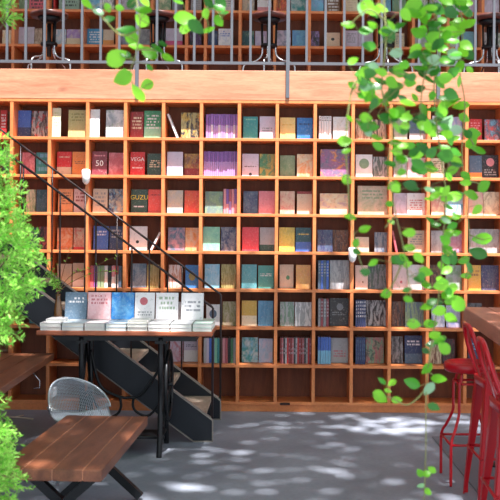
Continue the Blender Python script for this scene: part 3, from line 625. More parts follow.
def handrail(y, xe, ztop, xs_b, label):
    m = MB(); L = 2.6
    pts = [(xe, y, .17), (xe, y, ztop - .01), (xe - .012, y, ztop + .004), (xe - L, y, ztop + sl * L)]
    m.tube(pts, .0095, 8); o = part(m, 'handrail', M['rod'], sth)
    for xb in xs_b:
        zt = ztop + sl * (xe - xb)
        m = MB(); m.tube([(xb, y, .17 + sl * (xe - xb)), (xb, y, zt)], .0075, 6); part(m, 'baluster', M['rod'], sth)
sN, sF = F / YN, F / YF
handrail(YN, XN, H - (307.5 - CY) / sN, [(x - CX) / sN for x in (168, 132, 96, 60, 23, -14)], 'near')
handrail(YF, -.42, H - (294.5 - CY) / sF, [(x - CX) / sF for x in (182.5, 149.5, 117, 85, 52, 20, -13)], 'far')

# ------------------------------------------------------------------ treadle desk with the book display
YD0, YD1, ZT = 6.40, 6.895, .902
xd0, xd1 = P(36, 333, YD0).x, P(212.5, 335, YD0).x
dk = thing('display_table', 'narrow reddish wood table on black cast iron treadle legs carrying book stacks', 'table', (0, 0, 0))
m = MB(); m.box(xd0, xd1, YD0, YD1, ZT - .035, ZT); part(m, 'tabletop', M['desk'], dk, bevel=.008)
m = MB(); m.box(xd0 + .12, xd1 - .12, YD0 + .06, YD1 - .06, ZT - .075, ZT - .036); part(m, 'apron', M['iron'], dk)
def side_frame(x):
    m = MB()
    for y0 in (YD0 + .07, YD1 - .07):
        s = 1 if y0 > (YD0 + YD1) / 2 else -1
        m.tube(smooth([(x, y0, ZT - .05), (x, y0 + s * .0, .6), (x, y0 - s * .035, .42), (x, y0 + s * .0, .2), (x, y0 + s * .045, .03), (x, y0 + s * .05, .0)], 5), [.02] * 26, 8)
    yc = (YD0 + YD1) / 2
    for z in (.42, .12):
        m.tube([(x, YD0 + .1, z), (x, YD1 - .1, z)], .012, 8)
    for q in range(2):
        pts = [(x, yc + .085 * math.cos(a) * (1 - .25 * q), .27 + .12 * math.sin(a) * (1 - .25 * q)) for a in [2 * PI * i / 20 for i in range(20)]]
        m.tube(pts, .008, 6, closed=True)
    m.tube([(x, YD0 + .1, .45), (x, yc, .78), (x, YD1 - .1, .45)], .01, 6)
    m.box(x - .04, x + .04, YD0 + .05, YD1 - .05, ZT - .095, ZT - .076)
    return part(m, 'leg', M['iron'], dk)
xr_ = P(162.5, 400, 6.6).x; xl_ = P(85, 400, 6.6).x
side_frame(xr_); side_frame(xl_)
yc = (YD0 + YD1) / 2
xw = P(169, 385, yc).x
m = MB(); zc = H - (385 - CY) * yc / F
m.tube([(xw + .0, yc + .215 * math.cos(a), zc + .255 * math.sin(a) * .98) for a in [2 * PI * i / 40 for i in range(40)]], .013, 8, closed=True)
for i in range(6):
    a = PI * i / 3 + .3
    m.tube([(xw, yc, zc), (xw, yc + .21 * math.cos(a), zc + .248 * math.sin(a))], .007, 6)
m.tube([(xr_, yc, zc), (xw + .03, yc, zc)], .016, 8)
part(m, 'flywheel', M['iron'], dk)
# curved cross braces between the legs
m = MB()
yb = YD1 - .09
A, B = P(96, 372, yb), P(155, 384, yb)
m.tube(smooth([(xl_, yb, .72), P(99, 383, yb), P(112, 394, yb), P(128, 398, yb), P(144, 392, yb), (xr_, yb, .66)], 5), .011, 8)
m.tube(smooth([P(134, 397, yb), P(133, 406, yb), P(138, 413, yb), P(150, 415, yb), (xr_, yb, .38)], 5), .010, 8)
m.tube(smooth([P(120, 397, yb), P(121, 407, yb), P(116, 415, yb), P(104, 416, yb), (xl_, yb, .38)], 5), .010, 8)
part(m, 'brace', M['iron'], dk)
m = MB(); m.box(xl_ + .02, xr_ - .02, YD0 + .12, YD1 - .12, .11, .125); part(m, 'treadle', M['iron'], dk)
m = MB(); m.tube([(xl_ + .035, YD0 + .09, .13), (xr_ + .03, YD0 + .09, .13)], .011); part(m, 'treadle_bar', M['iron'], dk)

# flat book stacks
edges = [(39.8, 61), (61.8, 83.6), (84.2, 104.8), (105.4, 126.4), (127, 147.3), (148, 169.6), (170.6, 192), (192.6, 212)]
tint = ['white', (206, 216, 226), (232, 224, 226), (190, 210, 226), (226, 224, 216), 'white', (216, 218, 222), (190, 216, 206)]
tnames = ['white', 'grey blue', 'pinkish white', 'pale blue', 'cream white', 'clean white', 'light grey', 'pale green']
def flat_book(w, dpt, th, mat):
    m = MB(); c = .002
    m.box(-w / 2, w / 2, 0, dpt, 0, c); m.box(-w / 2, w / 2, 0, dpt, th - c, th); m.box(-w / 2, -w / 2 + c, 0, dpt, c, th - c)
    m.box(-w / 2 + c, w / 2 - .002, .003, dpt - .002, c, th - c, 1)
    return m.build('book', [mat, M['paper']])
stack_top = []
ySF = YD0 + .012
for i, (a, b) in enumerate(edges):
    x0, x1 = P(a, 331, ySF).x, P(b, 331, ySF).x
    nb = 3 if i in (4,) else 2
    z = ZT
    for q in range(nb):
        th = .027 if q < 2 else .018
        o = flat_book(x1 - x0 - .004, .22, th, cover(tint[i], 'grey', text=(.2, .8, 3) if q == nb - 1 else None))
        o.location = ((x0 + x1) / 2 + R.uniform(-.002, .002), ySF + R.uniform(0, .006) + (.02 if q == 2 else 0), z + .0002)
        z += th + .0004
        where = {0: 'bottom', 1: 'second'}.get(q, 'third')
        if q == nb - 1: where = 'topmost'
        tag(o, f"{tnames[i]} flat book, {where} in the {ORD[i + 1]} front stack on the treadle table", 'book', 'flat books stacked on the treadle table')
    stack_top.append(z)
    # rear stack carrying the upright books
    z = ZT
    for q in range(2):
        o = flat_book(x1 - x0 - .004, .20, .027, cover(tint[i], 'grey'))
        o.location = ((x0 + x1) / 2, ySF + .24, z + .0002); z += .0274
        tag(o, f"{tnames[i]} flat book, {'bottom' if q == 0 else 'top'} of the {ORD[i + 1]} rear stack under the upright books", 'book', 'flat books stacked on the treadle table')
# an extra book on the first stack, set to the right
x0, x1 = P(46, 322, ySF + .03).x, P(63, 322, ySF + .03).x
o = flat_book(x1 - x0, .17, .024, cover('white', 'grey')); o.location = ((x0 + x1) / 2, ySF + .03, ZT + .0552)
tag(o, 'white flat book lying crosswise on top of the leftmost stack', 'book', 'flat books stacked on the treadle table')
# upright display books
ups = [(64.5, 86.5, 'grey blue upright display book with white title on the treadle table', k((92, 116, 138), 'white', text=(.55, .8, 2))),
       (87.2, 110.5, 'pink and white upright display book with red title block', k((238, 190, 196), 'rose', text=(.5, .9, 3), c3=(240, 214, 216), art=.3)),
       (111, 134, 'bright blue patterned upright display book on the treadle table', k((36, 122, 196), 'sky', art=.6)),
       (134.5, 154.5, 'white upright display book with red and black round heads', k('white', 'grey', text=(.1, .3, 2), circ=(.45, .68, .2, 'rose'))),
       (155.5, 178, 'white upright display book with short grey title and leaf border', k('white', 'sage', text=(.3, .85, 3))),
       (181, 203.5, 'white upright display book with three lines of handwriting', k('white', 'grey', text=(.25, .7, 3)))]
for i, (a, b, lab, kw) in enumerate(ups):
    Yb = ySF + .275
    x0, x1 = P(a, 310, Yb).x, P(b, 310, Yb).x
    w, hh = x1 - x0 - .003, .20
    t = thing('book', lab, 'book', ((x0 + x1) / 2, Yb, ZT + .0555 + .02 * math.sin(math.radians(9))), 0, 'upright display books on the treadle table')
    m = MB(); c = .0025; th = .02
    m.box(-w / 2, w / 2, 0, c, 0, hh); m.box(-w / 2, w / 2, th - c, th, 0, hh); m.box(-w / 2, -w / 2 + c, c, th - c, 0, hh)
    part(m, 'cover', cover(seed=i, **kw), t)
    m = MB(); m.box(-w / 2 + c, w / 2 - .004, c, th - c, .002, hh - .003); part(m, 'page_block', M['paper'], t)
    t.rotation_euler = (-math.radians(9), 0, 0)

# vase with branches
pv = P(58, 320, YD0 + .30)
pv.z = ZT + .0552
vt = thing('vase', 'slim amber brown glass vase standing at the left end of the book stacks', 'vase', pv)
m = MB(); m.lathe([(0, 0), (.022, 0), (.03, .02), (.031, .06), (.024, .12), (.016, .16), (.019, .185), (.015, .185), (.012, .16), (.018, .12), (.024, .06), (.02, .01), (0, .008)], seg=20)
part(m, 'glass_body', M['vase'], vt)
br = thing('branch', 'thin bare branches with small leaves standing in the amber vase', 'plant', (pv.x, pv.y, pv.z + .02))
YV = pv.y
def tw(pts): return [P(x, y, YV) - Vector((pv.x, pv.y, pv.z + .02)) for x, y in pts]
m = MB(); lf = MB()
def leafquad(mb, p, d, L, W, mi=0, up=None):
    d = Vector(d).normalized(); s = d.cross(up if up is not None else Vector((R.uniform(-1, 1), R.uniform(-1, 1), R.uniform(-1, 1))))
    if s.length < .01: s = d.orthogonal()
    s.normalize(); nrm = s.cross(d)
    p = Vector(p)
    a = [p, p + d * L * .35 + s * W * .5 + nrm * W * .12, p + d * L * .75 + s * W * .38 + nrm * W * .1, p + d * L, p + d * L * .75 - s * W * .38 + nrm * W * .1, p + d * L * .35 - s * W * .5 + nrm * W * .12, p + d * L * .4, p + d * L * .75]
    mb.raw(a, [(0, 1, 6), (6, 1, 2, 7), (7, 2, 3), (0, 6, 5), (6, 7, 4, 5), (7, 3, 4)], mi, True)
twigs = [[(58, 318), (57.6, 293), (52, 265), (50, 252)], [(58, 318), (58.4, 293), (66, 262), (70, 250)], [(58, 318), (57.4, 293), (47, 262), (42, 255)],
         [(58, 318), (58.6, 293), (72, 275), (90, 269), (108, 260), (121, 256)], [(58, 318), (58.8, 293), (80, 278), (100, 272), (118, 272)], [(58, 318), (57.8, 293), (58, 270), (60, 240)]]
for tp in twigs:
    pts = smooth(tw(tp), 5)
    m.tube(pts, [.0032 * (1 - .6 * i / len(pts)) for i in range(len(pts))], 5)
    for i in range(6, len(pts)):
        if R.random() < .75:
            leafquad(lf, pts[i], (R.uniform(-1, 1), R.uniform(-.6, .6), R.uniform(-.2, 1)), R.uniform(.018, .032), .010)
part(m, 'stem', M['twig'], br)
# drooping feathery sprig
base = tw([(58, 300)])[0]
for _ in range(240):
    u = R.random(); q = P(58 - 9 * u + R.uniform(-4, 4), 291 - 18 * u + R.uniform(-5, 2), YV + R.uniform(-.04, .04)) - Vector((pv.x, pv.y, pv.z + .02))
    leafquad(lf, q, (R.uniform(-1, 1), R.uniform(-1, 1), R.uniform(-1, .6)), .03, .004)
part(lf, 'leaves', M['fern'], br)

# ------------------------------------------------------------------ low table in front
zt = .472
lt = thing('low_table', 'low reddish brown plank table on black crossed legs in the foreground', 'table', (-1.015, 4.89, 0), -.033)
W2, L2 = .252, .645
cuts = [-W2, -.130, .016, .162, W2]
m = MB()
for a, b in zip(cuts[:-1], cuts[1:]): m.box(a + (.002 if a > -W2 else 0), b - (.002 if b < W2 else 0), -L2, L2, zt - .055, zt)
part(m, 'tabletop', M['table'], lt, bevel=.004)
m = MB()
for c in cuts[1:-1]: m.box(c - .0018, c + .0018, -L2 + .002, L2 - .002, zt - .05, zt - .0015)
part(m, 'seam_strip', M['seam'], lt)
def bar(mb, p, q, w, d):
    p, q = Vector(p), Vector(q); u = (q - p).normalized(); L = (q - p).length
    y = Vector((0, 1, 0)); s = u.cross(y).normalized()
    vs = []
    for a in (0, L):
        for i, j in ((-1, -1), (1, -1), (1, 1), (-1, 1)): vs.append(p + u * a + s * w / 2 * i + y * d / 2 * j)
    mb.raw(vs, [(0, 1, 2, 3), (7, 6, 5, 4), (0, 4, 5, 1), (1, 5, 6, 2), (2, 6, 7, 3), (3, 7, 4, 0)])
for y in (-.40, .48):
    for s in (1, -1):
        m = MB(); bar(m, (-s * .2, y + s * .022, zt - .06), (s * .235, y + s * .022, .0 + .02), .045, .042); part(m, 'leg', M['iron'], lt)
m = MB(); m.box(-.02, .02, -.42, .50, zt - .085, zt - .057); part(m, 'stretcher', M['iron'], lt)

# table at the left edge
zl = .72
c0, c1 = P(54.5, 355, 6.57), P(0, 391, 5.02)
ang = math.atan2(c0.x - c1.x, c0.y - c1.y)
lt2 = thing('table', 'reddish wood table cut off by the left edge behind the feathery shrub', 'table', (c0.x, c0.y, 0), -ang)
m = MB()
for i in range(5): m.box(-.14 * (i + 1) + .001, -.14 * i - .001, -1.75, 0, zl - .045, zl)
part(m, 'tabletop', M['table'], lt2, bevel=.005)
for y in (-.3, -1.45):
    m = MB(); m.box(-.38, -.32, y - .03, y + .03, 0, zl - .046); m.box(-.6, -.1, y - .04, y + .04, 0, .03); m.box(-.6, -.1, y - .03, y + .03, zl - .075, zl - .047)
    part(m, 'leg', M['iron'], lt2)
m = MB(); m.tube([(-.12, -.28, zl - .07), (-.05, -.26, zl - .16), (-.05, -.26, zl - .21), (-.09, -.27, zl - .21)], .004, 6); part(m, 'bag_hook', M['chrome'], lt2)

# ------------------------------------------------------------------ wire chair
wc = thing('wire_chair', 'silver wire mesh chair with rounded oval back behind the low plank table', 'chair', (P(80, 400, 5.95).x, 5.95, 0), .42)
U, V = 34, 46
def shell(u, v):
    # u -1..1 across, v 0..1 from the seat front to the top of the back
    if v < .45:
        q = v / .45; w = .17 + .03 * q
        return Vector((u * w, -.22 + q * .30, .40 - .03 * math.sin(q * PI) + .05 * u * u * q))
    q = (v - .45) / .55
    w = .20 * math.sqrt(max(0, 1 - (q * .985) ** 2.2))
    return Vector((u * w - .055 * q * q, .08 + .15 * q - .10 * u * u * (1 - q * .3), .39 + .05 * u * u * (1 - q) + q * .225))
me = bpy.data.meshes.new('wire_shell')
vs = [shell(-1 + 2 * i / U, j / V) for j in range(V + 1) for i in range(U + 1)]
fs = [(j * (U + 1) + i, j * (U + 1) + i + 1, (j + 1) * (U + 1) + i + 1, (j + 1) * (U + 1) + i) for j in range(V) for i in range(U)]
me.from_pydata(vs, [], fs); me.materials.append(M['wire'])
o = bpy.data.objects.new('wire_shell', me); col.objects.link(o); o.parent = wc
w_ = o.modifiers.new('wire', 'WIREFRAME'); w_.thickness = .0048; w_.use_even_offset = False; w_.use_replace = True
rim = [shell(-1, j / V) for j in range(V + 1)] + [shell(1, j / V) for j in range(V, -1, -1)]
rim2 = []
for p in rim:
    if not rim2 or (p - rim2[-1]).length > .006: rim2.append(p)
m = MB(); m.tube(rim2, .006, 8, closed=True); part(m, 'rim', M['wire'], wc)
for sx, sy in ((-1, -1), (1, -1), (-1, 1), (1, 1)):
    m = MB(); m.tube([(sx * .13, -.05 + sy * .10, .37), (sx * .19, -.03 + sy * .19, .006)], .008); part(m, 'leg', M['wire'], wc)
m = MB(); m.tube([(-.13, -.15, .365), (.13, -.15, .365), (.13, .05, .365), (-.13, .05, .365)], .006, 6, closed=True); part(m, 'seat_frame', M['wire'], wc)

# stick
pst = [P(7, 421, 0.0001)]
ys = H * F / (421 - CY)
m = MB(); q = [P(6, 419.5, ys + .05), P(14, 420.5, ys + .02), P(22, 422, ys), P(33, 424.5, ys - .06)]
for v_ in q: v_.z = .012
m.tube(smooth(q, 4), .009, 7); m.tube([q[1], q[1] + Vector((.06, .08, .002))], .006, 6)
tag(m.build('stick', M['stick']), 'pale bare stick lying on the floor by the left table', 'stick')

# ------------------------------------------------------------------ counter and red stools
ca = math.atan(80 / 900)
cc = P(463.5, 307, 6.6)
ct = thing('bar_counter', 'thick reddish brown wooden counter top behind the red stools at the right edge', 'counter', (cc.x, cc.y, 0), -ca)
zc_ = cc.z
m = MB()
for i in range(4): m.box(i * .17 + .001, (i + 1) * .17 - .001, -3.2, 0, zc_ - .1, zc_)
part(m, 'countertop', M['counter'], ct, bevel=.008)
for y in (-.35, -2.8):
    m = MB(); m.box(.36, .44, y - .04, y + .04, 0, zc_ - .101); m.box(.1, .6, y - .05, y + .05, 0, .02); part(m, 'leg', M['iron'], ct)

rs = thing('bar_stool', 'red metal stool with round dished seat and bent tube legs, farthest of the stools', 'stool', (1.31, 5.89, 0), 0, 'red metal bar stools')
m = MB(); m.lathe([(0, .728), (.1, .724), (.145, .712), (.160, .720), (.165, .745), (.161, .770), (.150, .776), (.138, .768), (.1, .754), (0, .750)], seg=36); part(m, 'seat', M['red'], rs)
for sx, sy in ((-1, -1), (1, -1), (-1, 1), (1, 1)):
    a = lambda r, z: (sx * r, sy * r * 1.12, z)
    m = MB(); m.tube(smooth([a(.06, .728), a(.07, .655)], 2) + smooth([a(.082, .64), a(.083, .5), a(.085, .44), a(.115, .35), a(.146, .27), a(.148, .1), a(.148, .001)], 4), .0095, 8)
    part(m, 'leg', M['red'], rs)
for z, r in ((.64, .082), (.262, .147)):
    m = MB(); c_ = [(-r, -r * 1.12, z), (r, -r * 1.12, z), (r, r * 1.12, z), (-r, r * 1.12, z)]
    for i in range(4): m.tube([c_[i], c_[(i + 1) % 4]], .008, 8)
    part(m, 'footrest' if z < .5 else 'seat_ring', M['red'], rs)

def tolix(label, x, y, rz):
    t = thing('bar_stool', label, 'stool', (x, y, 0), rz, 'red metal bar stools')
    # seat plate with rounded corners
    m = MB(); pts = []
    for cx_, cy_, a0 in ((.11, .11, 0), (-.11, .11, 90), (-.11, -.11, 180), (.11, -.11, 270)):
        for q in range(6):
            a = math.radians(a0 + q * 18); pts.append((cx_ + .045 * math.cos(a), cy_ + .045 * math.sin(a)))
    n_ = len(pts)
    rings = [(1.0, .70), (1.03, .742), (1.0, .752), (.9, .750), (.5, .742)]
    vs = [(px * s, py * s, z) for s, z in rings for px, py in pts]
    fs = [(r * n_ + i, r * n_ + (i + 1) % n_, (r + 1) * n_ + (i + 1) % n_, (r + 1) * n_ + i) for r in range(len(rings) - 1) for i in range(n_)]
    fs.append(tuple((len(rings) - 1) * n_ + i for i in range(n_))); fs.append(tuple(reversed(range(n_))))
    m.raw(vs, fs, 0, True); part(m, 'seat', M['red'], t)
    # sheet metal legs, wide at the top and folded round the corner
    for sx, sy in ((-1, -1), (1, -1), (-1, 1), (1, 1)):
        m = MB(); sec = []
        for z, r, w in ((.74, .150, .082), (.6, .160, .068), (.4, .174, .052), (.2, .19, .038), (.06, .2, .030), (.0, .203, .032)):
            cxx, cyy = sx * r, sy * r
            sec.append([(cxx - sx * w, cyy, z), (cxx - sx * .006, cyy, z), (cxx, cyy - sy * .006, z), (cxx, cyy - sy * w, z),
                        (cxx - sx * .004, cyy - sy * w, z), (cxx - sx * .005, cyy - sy * .011, z), (cxx - sx * .011, cyy - sy * .005, z), (cxx - sx * w, cyy - sy * .004, z)])
        vs = [p for s_ in sec for p in s_]
        fs = [(r * 8 + i, r * 8 + (i + 1) % 8, (r + 1) * 8 + (i + 1) % 8, (r + 1) * 8 + i) for r in range(5) for i in range(8)] + [tuple(range(8)), tuple(range(47, 39, -1))]
        m.raw(vs, fs); part(m, 'leg', M['red'], t, bevel=.0015)
    m = MB(); r = .183
    for z, aa in ((.3, 0),):
        c_ = [(-r, -r, z), (r, -r, z), (r, r, z), (-r, r, z)]
        for i in range(4):
            p, q = Vector(c_[i]), Vector(c_[(i + 1) % 4]); m.tube([p, q], .008, 8)
    part(m, 'footrest', M['red'], t)
    # curved hoop back leaning outwards over the left side, with a central splat
    m = MB()
    hoop = smooth([(-.12, -.14, .74), (-.17, -.135, .86), (-.205, -.125, .97), (-.225, -.08, 1.045), (-.23, 0, 1.062), (-.225, .08, 1.045), (-.205, .125, .97), (-.17, .135, .86), (-.12, .14, .74)], 5)
    m.tube(hoop, .013, 10); part(m, 'backrest', M['red'], t)
    m = MB(); pts = smooth([(-.145, 0, .745), (-.18, 0, .86), (-.21, 0, .96), (-.228, 0, 1.055)], 4)
    for a, b in zip(pts[:-1], pts[1:]):
        m.raw([a + Vector((-.002, -.035, 0)), a + Vector((-.002, .035, 0)), b + Vector((-.002, .035, 0)), b + Vector((-.002, -.035, 0)), a + Vector((.002, -.035, 0)), a + Vector((.002, .035, 0)), b + Vector((.002, .035, 0)), b + Vector((.002, -.035, 0))],
              [(0, 1, 2, 3), (7, 6, 5, 4), (0, 3, 7, 4), (1, 5, 6, 2), (0, 4, 5, 1), (3, 2, 6, 7)])
    part(m, 'back_splat', M['red'], t)
    return t
t1 = tolix('red metal stool with low hooped back standing at the counter, middle of the three', 1.415, 5.40, 0)
dup(t1, (1.315, 4.62, 0), -.05, 'red metal stool with hooped back cut off by the right edge, nearest of the stools')

# ------------------------------------------------------------------ hanging vines
YVn = 3.0
def round_leaf(mb, c, size, mi, tilt=None):
    """rounded leaf centred at c"""
    a = R.choice((0, PI)) + R.gauss(-.15, .6) if tilt is None else tilt
    d = Vector((math.cos(a), R.uniform(-.35, .35), math.sin(a))).normalized()
    nr = Vector((R.uniform(-.9, .9), -1, R.uniform(-.5, 1.3))).normalized()
    s = d.cross(nr).normalized(); nr = s.cross(d)
    L, W = size * 1.16, size * 1.16 * R.uniform(.62, .80)
    size *= 1.16; prof = [(0, 0), (.10, .55), (.28, .95), (.5, 1), (.73, .72), (.9, .32), (1, 0)]
    vs = []; 
    for q, wv in prof:
        mid = c + d * (q - .5) * L - nr * (.06 * L * math.sin(q * PI))
        vs += [mid - s * W * .5 * wv + nr * (.10 * W * wv), mid, mid + s * W * .5 * wv + nr * (.10 * W * wv)]
    fs = []
    for i in range(6):
        b = i * 3; fs += [(b, b + 1, b + 4, b + 3), (b + 1, b + 2, b + 5, b + 4)]
    mb.raw(vs, fs, mi, True)
    return c - d * L / 2
def vine(label, stems, leaves, Yv, zroot=6.5, scatter=()):
    root = P(stems[0][0][0], 0, Yv); root.z = zroot
    t = thing('hanging_vine', label, 'plant', root)
    off = root
    ms, ml = MB(), MB()
    allp = []
    for i, st in enumerate(stems):
        pts = [P(x, y, Yv + .03 * math.sin(x * .3 + y * .05)) for x, y in st]
        if i == 0: pts = [Vector((pts[0].x + .02, Yv, zroot)), Vector((pts[0].x + .005, Yv, pts[0].z + 1.6)), Vector((pts[0].x, Yv, pts[0].z + .4)), Vector((pts[0].x, Yv, pts[0].z + .1))] + pts
        sp = smooth(pts, 6); allp += sp
        ms.tube([p - off for p in sp], [.0034 * (1 - .55 * q / len(sp)) for q in range(len(sp))], 6)
    for L in leaves:
        x, y, s = L[:3]; mi = L[3] if len(L) > 3 else (1 if R.random() < .3 else 0)
        c = P(x, y, Yv + R.uniform(-.07, .07))
        b = round_leaf(ml, c - off, s * Yv / F, mi)
        near = min(allp, key=lambda p: (p - off - b).length)
        if (near - off - b).length < .16: ms.tube([b, (b + near - off) / 2 + Vector((0, 0, .004)), near - off], .0011, 4)
    for (n_, x0, x1, y0, y1, s0, s1) in scatter:
        for _ in range(n_):
            c = P(R.uniform(x0, x1), R.uniform(y0, y1), Yv + R.uniform(-.09, .12))
            mi = R.choices((0, 1, 2), (.52, .42, .06))[0]
            b = round_leaf(ml, c - off, R.uniform(s0, s1) * Yv / F, mi)
            near = min(allp, key=lambda p: (p - off - b).length)
            if (near - off - b).length < .12: ms.tube([b, near - off], .0011, 4)
    # a few leaves along the part above the picture so that the strand is whole
    for _ in range(26):
        z = R.uniform(2.5, zroot - .2); c = Vector((root.x + R.uniform(-.1, .1), Yv + R.uniform(-.1, .1), z))
        round_leaf(ml, c - off, R.uniform(.04, .055), R.randrange(2))
    part(ms, 'stem', M['stem'], t); part(ml, 'foliage', [M['leaf'], M['leafdark'], M['leafpale']], t)
    return t
vine('leafy green vine hanging at the top left in front of the railing',
     [[(136, -4), (140, 20), (137, 50), (130, 75), (138, 92)], [(138, 30), (120, 35), (98, 12), (87, 2)], [(137, 50), (150, 50), (160, 52)], [(136, 60), (122, 58), (112, 60)]],
     [(87, 4, 12), (98, 12, 11, 2), (109.5, 19, 11), (143, 10, 16), (142, 20, 15), (132, 3, 12), (126, 30, 18), (131, 37, 16), (117, 58, 20), (125, 54, 12), (149, 53, 18), (136, 47, 14), (123, 78, 19), (138, 93, 18), (147, 85, 13), (150, 68, 8), (158, 49, 13), (168, 58, 13), (145, 2, 12), (108, 8, 9), (120, 8, 8), (163, 44, 9)], 2.9)
vine('small leafy vine tip hanging left of the middle railing post',
     [[(212, -4), (205, 12), (198, 22), (186, 18)], [(206, 8), (216, 10), (222, 20)], [(205, 14), (209, 26)]],
     [(185, 18, 20), (186, 28, 14), (196, 27, 17), (209, 3, 13), (219, 8, 12), (221, 3, 12), (219, 21, 13), (209, 30, 13), (206, 14, 11), (224, 13, 9), (178, 2, 10)], 3.05)
vine('dense green vine hanging left of the right vines, reaching the sixth row',
     [[(384, -4), (386, 40), (382, 90), (392, 130), (388, 170), (396, 215), (404, 250), (410, 290), (414, 322)], [(384, 20), (368, 10), (350, 25)], [(383, 70), (365, 75), (352, 90), (346, 140), (348, 180), (351, 218), (357, 250), (365, 274)],
      [(386, 100), (372, 110), (360, 122)], [(396, 215), (390, 222), (385, 228)], [(405, 255), (395, 280), (386, 294)]],
     [(348, 25, 13), (366, 31, 13), (368, 7, 16), (388, 35, 16), (369, 46, 13), (353, 61, 10), (396, 53, 13, 2), (374, 66, 10, 2), (364, 71, 12), (352, 85, 9), (361, 82, 11), (371, 83, 11), (383, 102, 13), (408, 103, 15), (375, 100, 12),
      (350, 119, 9), (345, 141, 14), (347, 151, 10), (347, 180, 12), (350, 217, 12), (390, 164, 12), (400, 160, 11), (402, 172, 9), (410, 185, 13), (392, 186, 10), (390, 204, 9), (397, 185, 9), (409, 233, 12), (409, 248, 12), (391, 222, 7), (396, 260, 10, 1),
      (419, 258, 12), (419, 279, 12), (386, 294, 11), (373, 263, 10), (365, 229, 12), (356, 243, 9), (357, 252, 9), (365, 272, 10), (414, 324, 13), (404, 258, 11), (377, 138, 12), (366, 118, 12), (374, 128, 10), (362, 96, 9), (378, 146, 12), (400, 110, 11)],
     2.72, scatter=[(10, 345, 410, 0, 40, 10, 15), (40, 360, 412, 60, 132, 9, 15), (8, 385, 420, 140, 190, 9, 13), (5, 398, 422, 235, 300, 8, 12)])
vine('longest green vine hanging at the right, reaching down past the floor line',
     [[(432, -4), (440, 40), (434, 90), (440, 150), (446, 195), (443, 240), (440, 285), (434, 330), (428, 370), (426, 400), (426, 440), (425, 480), (424, 510)], [(428, 385), (418, 398), (406, 405), (392, 398), (382, 396)], [(440, 60), (425, 75), (420, 120), (422, 148)], [(428, 372), (438, 378)]],
     [(413, 5, 16), (439, 10, 13), (439, 49, 16), (440, 83, 14), (422, 148, 14), (417, 168, 12), (445, 156, 15), (440, 191, 14), (453, 197, 17, 0), (445, 240, 12), (447, 250, 12), (453, 257, 14), (426, 272, 13), (441, 285, 15), (448, 294, 14), (457, 303, 18),
      (427, 307, 14), (439, 311, 13), (451, 318, 13), (435, 335, 12), (432, 302, 11), (433, 324, 9), (439, 339, 11), (426, 351, 9), (444, 348, 14), (427, 369, 13), (382, 381, 9), (392, 383, 9), (380, 397, 15), (397, 400, 10), (388, 391, 7), (412, 383, 15), (439, 379, 14), (429, 389, 14, 2), (434, 407, 12),
      (426, 474, 9), (420, 473, 8), (432, 470, 8), (421, 486, 8, 2), (428, 492, 8), (430, 220, 9, 1), (436, 225, 10, 1), (456, 216, 10), (428, 122, 11, 2), (434, 60, 13, 2), (430, 190, 10, 2), (430, 345, 9, 2)],
     3.05, scatter=[(56, 412, 462, 0, 75, 10, 15), (36, 402, 455, 78, 135, 9, 15), (18, 412, 462, 135, 200, 9, 14), (10, 432, 465, 205, 262, 9, 13), (10, 420, 456, 262, 345, 9, 13)])
vine('sparse vine with broad leaves hanging nearest the right edge',
     [[(458, -4), (463, 30), (460, 70), (465, 105), (462, 150), (466, 200), (470, 245), (466, 280)], [(466, 130), (476, 150)], [(466, 180), (480, 184)], [(469, 235), (484, 240)]],
     [(468, 24, 17), (461, 106, 16), (473, 134, 15), (478, 150, 15), (456, 160, 13), (466, 176, 11), (484, 186, 15), (471, 195, 15), (477, 210, 12), (482, 239, 18), (478, 253, 18), (469, 267, 13), (466, 276, 10), (455, 130, 14, 2), (463, 52, 12), (459, 82, 11), (452, 226, 10), (470, 70, 8)],
     3.4, scatter=[(14, 450, 470, 0, 70, 10, 14), (6, 450, 472, 110, 200, 9, 13)])

# ------------------------------------------------------------------ feathery shrub at the left
YB = 3.7
sb = thing('feathery_shrub', 'bright green feathery shrub filling the left edge of the view', 'plant', (P(-45, 300, YB).x, YB, 0))
off = Vector(sb.location)
mt, mf = MB(), MB()
def spray(p, d, L, n_):
    """one feathery branchlet with fine needles"""
    d = Vector(d).normalized(); pts = []
    for i in range(6):
        q = i / 5; pts.append(p + d * L * q + Vector((0, 0, -.25 * L * q * q)))
    mf.tube(pts, .0009, 3, 1)
    for i in range(n_):
        q = R.uniform(.05, 1); c = p + d * L * q + Vector((0, 0, -.25 * L * q * q))
        a = R.uniform(0, 2 * PI); o1 = d.orthogonal().normalized(); o2 = d.cross(o1)
        dd = d * .7 + (o1 * math.cos(a) + o2 * math.sin(a)) * .8
        leafquad(mf, c, dd, R.uniform(.02, .04) * (1.2 - .5 * q), .0062)
def lobe(poly_rows, n_, depth):
    for _ in range(n_):
        y = R.uniform(poly_rows[0][0], poly_rows[-1][0])
        for (ya, xa), (yb_, xb_) in zip(poly_rows[:-1], poly_rows[1:]):
            if ya <= y <= yb_: xm = xa + (xb_ - xa) * (y - ya) / (yb_ - ya)
        x = xm - 15 - abs(R.gauss(0, 30))
        p = P(x, y, YB + R.uniform(-depth, depth)) - off
        spray(p, (R.uniform(-.1, 1), R.uniform(-.6, .6), R.uniform(-.25, .6)), R.uniform(.06, .11), 15)
lobe([(140, 4), (165, 16), (200, 24), (225, 34), (250, 42), (268, 46), (290, 40), (305, 24), (326, 28), (344, 12)], 430, .22)
lobe([(392, 4), (420, 14), (450, 22), (478, 30), (500, 24), (540, 22)], 260, .2)
lobe([(-40, 10), (0, 24), (12, 27), (24, 14)], 60, .1)
